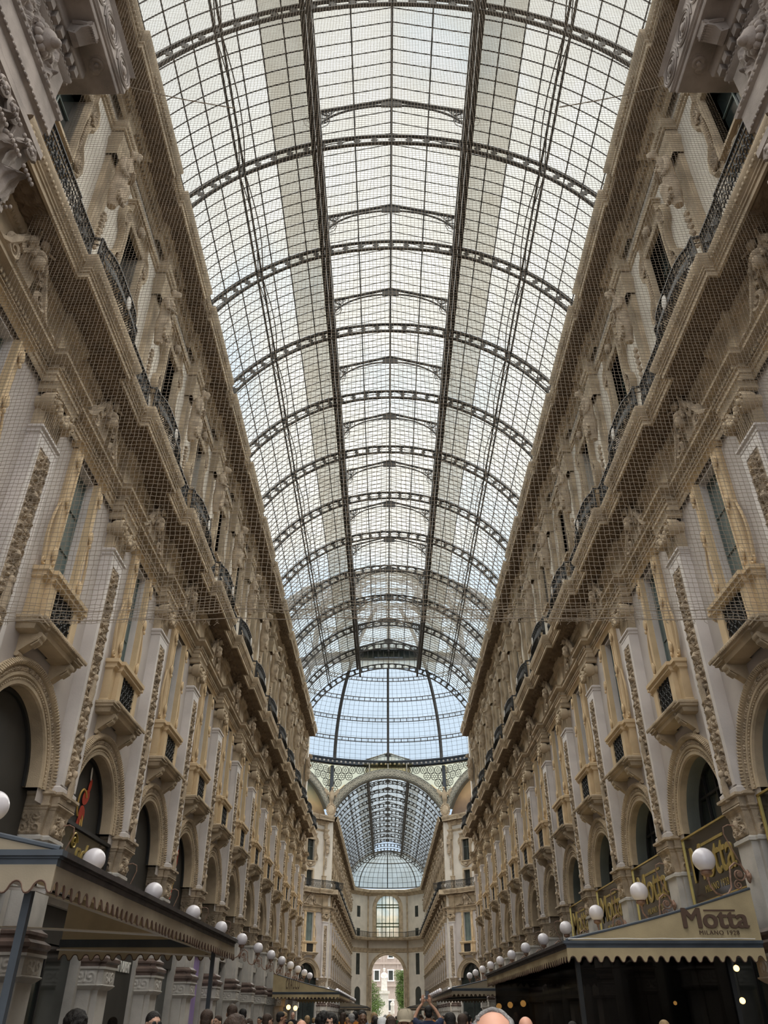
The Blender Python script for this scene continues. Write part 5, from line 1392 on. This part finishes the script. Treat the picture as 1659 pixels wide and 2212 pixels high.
# hanging amber lamps and black cafe interior
def amber(x, y, z, r_, lab, grp):
    r = empty('pendant_lamp', (x, y, z)); setp(r, lab, 'lamp', grp)
    link('globe', M().ell((0,0,0), r_, 14, 10).mesh('g', BULB), r); link('stem', M().tube([(0,0,r_),(0,0,max(r_+.3, 3.0-z))], .008, 6).mesh('st', BIRON), r)
for (px, py, zc, rr, w) in ((1590,2092,14.9,.055,'upper one by the right pier'),(1603,2162,14.9,.055,'lower one by the right pier'),(1458,2167,17,.04,'small one inside the dark cafe')):
    Z = (2197-py)*zc/1986.4; amber(-.25+(px-835)/1660*zc, (zc-.549*Z)/.8357, 1.65+Z, rr, f'glowing amber lamp under the front right awning, {w}', 'amber cafe lamps')
for (px, py, zc, s) in ((1078,2174,41,'r'),(1102,2171,40,'r'),(1130,2168,38,'r'),(623,2176,50,'l'),(638,2178,51,'l')):
    Z = (2197-py)*zc/1986.4; amber(-.25+(px-835)/1660*zc, (zc-.549*Z)/.8357, 1.65+Z, .14, f'round amber lamp under the far {"right" if s=="r" else "left"} awning, at {"the near end" if px in (1130,623) else "the far end" if px in (1078,638) else "the middle"} of its row', f'amber globes under the far {"right" if s=="r" else "left"} awning')
r = link('wall_cafe', M().box(7.0, 7.05, 15.5, 36, 0, 3.3).mesh('bi', mat('black_cafe_interior', (.006,.005,.005), .6), 0)); 
bpy.data.objects.remove(r)

# ------------------------------------------------------------------ people
SK = {'fair': mat('fair_skin', (.50,.30,.215), .55, .06, 9), 'tan': mat('tanned_skin', (.36,.20,.13), .55, .06, 9), 'dark': mat('dark_skin', (.12,.065,.04), .5, .06, 9), 'pink': mat('pink_skin', (.58,.31,.22), .5, .06, 9)}
HM = {'black': mat('black_hair', (.012,.010,.009), .6, .2, 20, .5, 90), 'brown': mat('brown_hair', (.045,.027,.018), .6, .2, 20, .5, 90), 'grey': mat('grey_hair', (.30,.29,.28), .8, .2, 25, .6, 120), 'blond': mat('blond_hair', (.30,.20,.10), .6, .2, 20, .5, 90)}
CL = [mat('navy_cloth', (.02,.028,.06), .9), mat('white_cloth', (.62,.62,.62), .9), mat('black_cloth', (.015,.015,.017), .9), mat('grey_cloth', (.2,.2,.21), .9), mat('green_cloth', (.05,.12,.06), .9), mat('orange_cloth', (.45,.17,.03), .9), mat('pale_blue_cloth', (.35,.42,.52), .9), mat('wine_cloth', (.16,.03,.04), .9)]
CNAME = ['navy', 'white', 'black', 'grey', 'green', 'orange', 'pale blue', 'wine red']
PANT = mat('dark_trousers', (.03,.032,.045), .9)
CAPM = mat('khaki_cap_cloth', (.30,.26,.19), .9, .08, 8)
def hand(m, w, d, s):
    """hand at wrist w pointing along d"""
    w = Vector(w); d = Vector(d).normalized(); side = Vector((s, 0, 0)); side = (side-d*side.dot(d)).normalized(); nrm = d.cross(side)
    c = w+d*.05; m.tube([tuple(w), tuple(w+d*.045), tuple(w+d*.085)], [.026,.034,.030], 8)
    for k, L in enumerate((.065,.075,.07,.055)):
        b = w+d*.08+side*(.025-.0165*k); m.tube([tuple(b), tuple(b+d*L*.5+nrm*.006), tuple(b+d*L+nrm*.022)], [.0095,.009,.0075], 6)
    b = w+d*.03+side*.028; m.tube([tuple(b), tuple(b+side*.022+d*.022), tuple(b+side*.03+d*.052)], [.012,.0105,.009], 6)
def body_parts(pose='down'):
    m = M()
    for s in (-1, 1):
        m.tube([(s*.09,0,.95),(s*.10,.015,.72),(s*.10,.01,.50),(s*.10,-.01,.34),(s*.10,-.02,.09)], [.09,.08,.058,.056,.038], 10)
        m.ell((s*.10,.05,.04),(.045,.125,.04)); 
        if pose == 'down':
            m.tube([(s*.19,0,1.42),(s*.225,-.01,1.25),(s*.24,-.015,1.13),(s*.245,.02,1.0),(s*.245,.06,.88)], [.052,.045,.038,.034,.025], 8); hand(m, (s*.245,.06,.88), (0,.15,-1), -s)
        else:
            m.tube([(s*.18,.0,1.44),(s*.24,.10,1.50),(s*.25,.20,1.56),(s*.17,.28,1.70),(s*.075,.34,1.80)], [.052,.045,.038,.032,.025], 8); hand(m, (s*.075,.34,1.80), (-s*.1,.02,1), -s)
    m.loft([(0,0,.86,.15,.10),(0,0,.95,.165,.11),(0,0,1.08,.145,.098),(0,.01,1.22,.16,.11),(0,.01,1.34,.178,.115),(0,0,1.43,.178,.09),(0,0,1.47,.15,.075),(0,0,1.51,.085,.064),(0,0,1.54,.060,.058),(0,.01,1.60,.055,.055)], 18)
    # head: skull, jaw, brow, nose, lips, ears, eye sockets
    m.ell((0,-.005,1.665),(.076,.096,.092),18,14); m.ell((0,.030,1.605),(.058,.064,.070),14,12); m.ell((0,.062,1.555),(.028,.026,.022),10,8)
    m.tube([(-.045,.080,1.668),(0,.092,1.672),(.045,.080,1.668)], .012, 6); m.tube([(0,.090,1.66),(0,.108,1.628),(0,.112,1.618)], [.010,.013,.014], 6)
    for s in (-1, 1):
        m.ell((s*.079,-.008,1.625),(.012,.020,.032),8,8); m.ell((s*.036,.070,1.615),(.022,.018,.02),8,6); m.ell((s*.012,.108,1.615),(.010,.010,.009),6,5)
    m.tube([(-.024,.086,1.585),(0,.094,1.588),(.024,.086,1.585)], .007, 6); m.tube([(-.02,.084,1.575),(0,.092,1.573),(.02,.084,1.575)], .008, 6)
    return m
BODY = {p: organic(body_parts(p), 'body_'+p, None, .0085, 3) for p in ('down', 'up')}
def shirt(pose):
    m = M()
    m.loft([(0,0,.86,.178,.125),(0,0,.95,.178,.125),(0,0,1.08,.165,.118),(0,.01,1.22,.176,.126),(0,.01,1.34,.190,.128),(0,0,1.42,.190,.102),(0,0,1.47,.16,.086),(0,0,1.505,.105,.078),(0,0,1.525,.078,.07)], 18)
    for s in (-1, 1):
        if pose == 'down': m.tube([(s*.14,0,1.42),(s*.195,0,1.405),(s*.225,-.01,1.30),(s*.245,-.015,1.14)], [.072,.070,.062,.056], 10)
        else: m.tube([(s*.15,.0,1.43),(s*.235,.09,1.49),(s*.25,.15,1.53)], [.074,.068,.060], 10)
    return m
SHIRT = {p: organic(shirt(p), 'shirt_'+p, None, .014, 3) for p in ('down', 'up')}
tm = M()
for s in (-1, 1): tm.tube([(s*.085,0,.93),(s*.10,.015,.72),(s*.10,.01,.50),(s*.10,-.015,.3),(s*.10,-.02,.10)], [.098,.096,.078,.074,.068], 10)
tm.loft([(0,0,.84,.168,.118),(0,0,.97,.168,.118)], 14)
TROU = organic(tm, 'trousers', PANT, .02, 3)
sm_ = M()
for s in (-1, 1): sm_.ell((s*.10,.05,.045),(.052,.14,.048)); 
SHOE = organic(sm_, 'shoes', CL[2], .015, 2)
def hairm(kind):
    m = M(); rd = random.Random(len(kind))
    if kind == 'short':
        m.ell((0,-.016,1.683),(.083,.100,.086),16,12); m.ell((0,-.055,1.63),(.072,.058,.07),12,10)
    elif kind == 'curly':
        for k in range(150):
            a = rd.uniform(0, 2*pi); b = rd.uniform(-.35, 1.5); m.ell((.093*cos(a)*cos(b), -.03+.105*sin(a)*cos(b)-.01, 1.675+.095*sin(b)), rd.uniform(.022,.034), 6, 5)
        m.ell((0,-.03,1.685),(.09,.10,.09))
    elif kind == 'afro':
        for k in range(220):
            a = rd.uniform(0, 2*pi); b = rd.uniform(-.7, 1.5); m.ell((.13*cos(a)*cos(b), -.04+.12*sin(a)*cos(b), 1.67+.12*sin(b)), rd.uniform(.025,.04), 6, 5)
        m.ell((0,-.045,1.68),(.125,.11,.12))
    elif kind == 'long':
        m.ell((0,-.018,1.683),(.086,.102,.088),16,12); m.tube([(0,-.05,1.70),(0,-.085,1.6),(0,-.10,1.45),(0,-.105,1.34)], [.085,.085,.08,.045], 12)
        for s in (-1, 1): m.tube([(s*.06,-.01,1.70),(s*.085,-.02,1.6),(s*.085,-.04,1.47)], [.03,.03,.02], 8)
    elif kind == 'rim':
        for k in range(170):
            a = rd.uniform(pi*.92, 2.08*pi); zz = rd.uniform(1.60, 1.705); w_ = sqrt(max(0, 1-((zz-1.665)/.1)**2)); m.ell((.079*cos(a)*w_, -.006+.097*sin(a)*w_, zz), rd.uniform(.008,.014), 5, 4)
    elif kind == 'fuzz':
        for k in range(900):
            a = rd.uniform(0, 2*pi); b = rd.uniform(-.3, 1.55); y = -.006+.097*sin(a)*cos(b); z = 1.665+.095*sin(b)
            if y > .035-(0.02 if abs(.078*cos(a)*cos(b)) < .04 else 0): continue
            m.ell((.078*cos(a)*cos(b), y, z), rd.uniform(.005,.009), 5, 4)
    # clear the face
    return organic(m, 'hair_'+kind, None, .008 if kind not in ('rim', 'fuzz') else .0045, 1)
HAIR = {k: hairm(k) for k in ('short', 'curly', 'afro', 'long', 'rim', 'fuzz')}
cm = M(); cm.lathe([(.0,1.785),(.05,1.778),(.082,1.75),(.093,1.71),(.094,1.675),(.088,1.675),(.086,1.70),(0,1.76)], 24); cm.ell((0,0,1.785),.012,8,6)
for a in range(6):
    t = a*pi/3; cm.tube([(0,0,1.788),(.05*cos(t),.05*sin(t),1.781),(.083*cos(t),.083*sin(t),1.753),(.095*cos(t),.095*sin(t),1.70)], .0025, 4)
cb = M(); cb.grid([[( (.078-.01*q)*cos(t), .06+ (.03+.11*q)*sin(t)+.0, 1.683-.02*q-.01*cos(t)**2) for q in [i/5 for i in range(6)]] for t in [pi*j/14 for j in range(15)]])
CAP = cm.mesh('cap', None, 60); CAPB = cb.mesh('brim', None, 60)
sg = M()
for s in (-1, 1): sg.ell((s*.034,.098,1.645),(.027,.010,.021),14,10); sg.tube([(s*.06,.09,1.65),(s*.082,.02,1.65),(s*.083,-.02,1.64)], .003, 5)
sg.tube([(-.012,.108,1.65),(.012,.108,1.65)], .003, 5)
GLAS = sg.mesh('sunglasses', BIRON, 60)
ey = M()
for s in (-1, 1): ey.ell((s*.034,.087,1.643),(.010,.006,.0055),10,8)
EYE = ey.mesh('eyes', mat('dark_eyes', (.03,.02,.015), .2), 60)
def withmat(me, m, cache={}):
    k = (me.name, m.name)
    if k not in cache: c = me.copy(); c.materials.clear(); c.materials.append(m); cache[k] = c
    return cache[k]
NPEO = [0]
def person(px, py, zc, rz=0, skin='tan', hair='short', hc='black', cl=0, lab='', pose='down', cap=False, glasses=False, group=None, phone=False):
    Z = (2197-py)*zc/1986.4; x = -.25+(px-835)/1660*zc; y = (zc-.549*Z)/.8357; k = (1.65+Z)/1.765
    r = empty('person', (x, y, 0), rz); r.scale = (k, k, k)
    setp(r, lab, 'person', group)
    b = link('body', withmat(BODY[pose], SK[skin]), r); link('shirt', withmat(SHIRT[pose], CL[cl]), r); link('trousers', TROU, r); link('shoes', SHOE, r)
    if hair: link('hair', withmat(HAIR[hair], HM[hc]), r)
    if cap:
        c = link('cap', withmat(CAP, CAPM if cap == 1 else CL[1]), r); link('brim', withmat(CAPB, CAPM if cap == 1 else CL[1]), c)
    if glasses: link('sunglasses', GLAS, r)
    link('eyes', EYE, b)
    if phone:
        p = empty('phone', (x, y+.36*k, 1.94*k), rz); setp(p, 'black phone held up by the man with raised arms', 'phone')
        link('case', M().box(-.036,.036,-.005,.005,-.075,.075).mesh('case', BIRON), p); link('screen', M().box(-.032,.032,-.008,-.005,-.068,.068).mesh('scr', mat('phone_screen', (.02,.02,.025), .1)), p)
    return r
R_ = radians
# named figures, nearest first
person(1064, 2177, 2.45, R_(172), 'pink', 'fuzz', 'grey', 3, 'person with a pink balding forehead and short grey hair, nearest of all')
person(1134, 2194, 7.6, R_(-8), 'pink', None, 'grey', 1, 'person seen from behind, fully bald head, right of the balding grey-haired man')
person(875, 2183, 8.4, R_(175), 'tan', 'short', 'brown', 7, 'person in a khaki baseball cap facing the camera', cap=1)
person(925, 2172, 15.5, R_(4), 'tan', 'short', 'black', 0, 'person in a navy shirt raising both arms to take a photo', pose='up', phone=True)
person(971, 2186, 10.5, R_(10), 'tan', 'short', 'black', 2, 'person with thick black hair seen from behind, right of the one photographing')
person(999, 2189, 11.5, R_(-20), 'tan', 'short', 'brown', 3, 'person with dark brown hair, between the black-haired one and the balding grey-haired man')
person(844, 2195, 12.5, R_(12), 'fair', 'long', 'brown', 6, 'person with long brown hair, left of the khaki cap')
person(826, 2200, 13, R_(170), 'tan', 'short', 'black', 6, 'person in a white cap near the centre', cap=2)
person(784, 2188, 15, R_(185), 'dark', None, 'black', 5, 'person with bald head facing the camera in orange')
person(759, 2189, 19, R_(30), 'tan', 'short', 'grey', 1, 'person with greying hair in a white shirt, left of the bald one in orange')
person(714, 2191, 12.5, R_(178), 'fair', 'curly', 'black', 2, 'person with curly black hair facing the camera')
person(698, 2191, 13.5, R_(20), 'dark', 'afro', 'black', 2, 'person with a big black afro seen from behind')
person(652, 2202, 9.5, R_(0), 'pink', None, 'grey', 1, 'person with a pink bald crown low in the crowd on the left')
person(633, 2186, 31, R_(180), 'fair', None, 'grey', 2, 'person with bald head far back before the left lamps')
person(608, 2185, 17, R_(-70), 'tan', 'short', 'black', 2, 'person with black hair looking right, dark shirt')
person(579, 2189, 14, R_(-40), 'fair', 'short', 'brown', 1, 'person with short brown hair, white shirt, turning right')
person(561, 2196, 25, R_(160), 'tan', 'short', 'black', 3, 'person with black hair in grey far left of centre')
person(539, 2200, 18, R_(10), 'tan', 'long', 'brown', 2, 'person with long brown hair low behind the others, left')
person(525, 2178, 17, R_(25), 'tan', 'short', 'black', 1, 'person with black hair and white collar, left group')
person(503, 2169, 12.2, R_(5), 'tan', 'short', 'brown', 3, 'tall person with dark hair seen from behind, tallest of the left group')
person(511, 2198, 6.6, R_(0), 'tan', 'curly', 'brown', 7, 'person with wavy reddish brown hair, lowest and nearest of the left group')
person(471, 2193, 16, R_(150), 'fair', 'short', 'brown', 4, 'person facing the camera between two taller heads, left group')
person(449, 2180, 9.8, R_(-5), 'fair', 'short', 'brown', 4, 'person with brown hair seen from behind, left group')
person(334, 2184, 8.6, R_(-140), 'fair', 'short', 'black', 2, 'person with black hair and sunglasses looking right', glasses=True)
person(245, 2197, 12, R_(10), 'tan', 'short', 'black', 0, 'person with dark hair low before the shop fascia, left')
person(208, 2199, 19, R_(190), 'fair', 'short', 'blond', 1, 'person with blond hair, small, between curly and dark heads on the left')
person(160, 2186, 7.6, R_(60), 'fair', 'curly', 'black', 2, 'person with curly dark hair at the far left edge')
person(1235, 2206, 12, R_(0), 'tan', 'short', 'black', 3, 'person with black hair low under the right awning')
person(1432, 2203, 11, R_(0), 'fair', 'short', 'blond', 6, 'person with sandy hair low under the cafe awning at right')
rd = random.Random(11); skins = ['fair', 'tan', 'tan', 'dark']
for i in range(64):
    zc = rd.choice([18, 22, 26, 30, 36, 44, 52, 60])*rd.uniform(.9, 1.1)
    px = rd.uniform(545, 1120) if zc > 25 else rd.uniform(600, 1050)
    hw = 3.0 if zc > 16 else 3
    x = (px-835)/1660*zc
    if abs(x) > 5.6: x = rd.uniform(-5.4, 5.4)
    px = 835+1660*x/zc
    if 860 < px < 960 and zc < 30: px -= 110
    py = 2197-1986.4*rd.uniform(-.10, .16)/zc
    hk = rd.choice(['short', 'short', 'short', 'long', 'curly']); hc = rd.choice(['black', 'brown', 'brown', 'black', 'blond', 'grey']); c_ = rd.randrange(8); fc = rd.random() < .25
    side = 'left' if px < 780 else 'right' if px > 890 else 'middle'
    dist = 'near' if zc < 24 else 'mid-distance' if zc < 40 else 'distant'
    person(px, py, zc, rd.uniform(-.7, .7)+(pi if fc else 0), rd.choice(skins), hk, hc, c_, f'{dist} person, {side} of crowd, {hk} {hc} hair, {CNAME[c_]} shirt, {"facing camera" if fc else "walking away"}', group='people in the crowd')
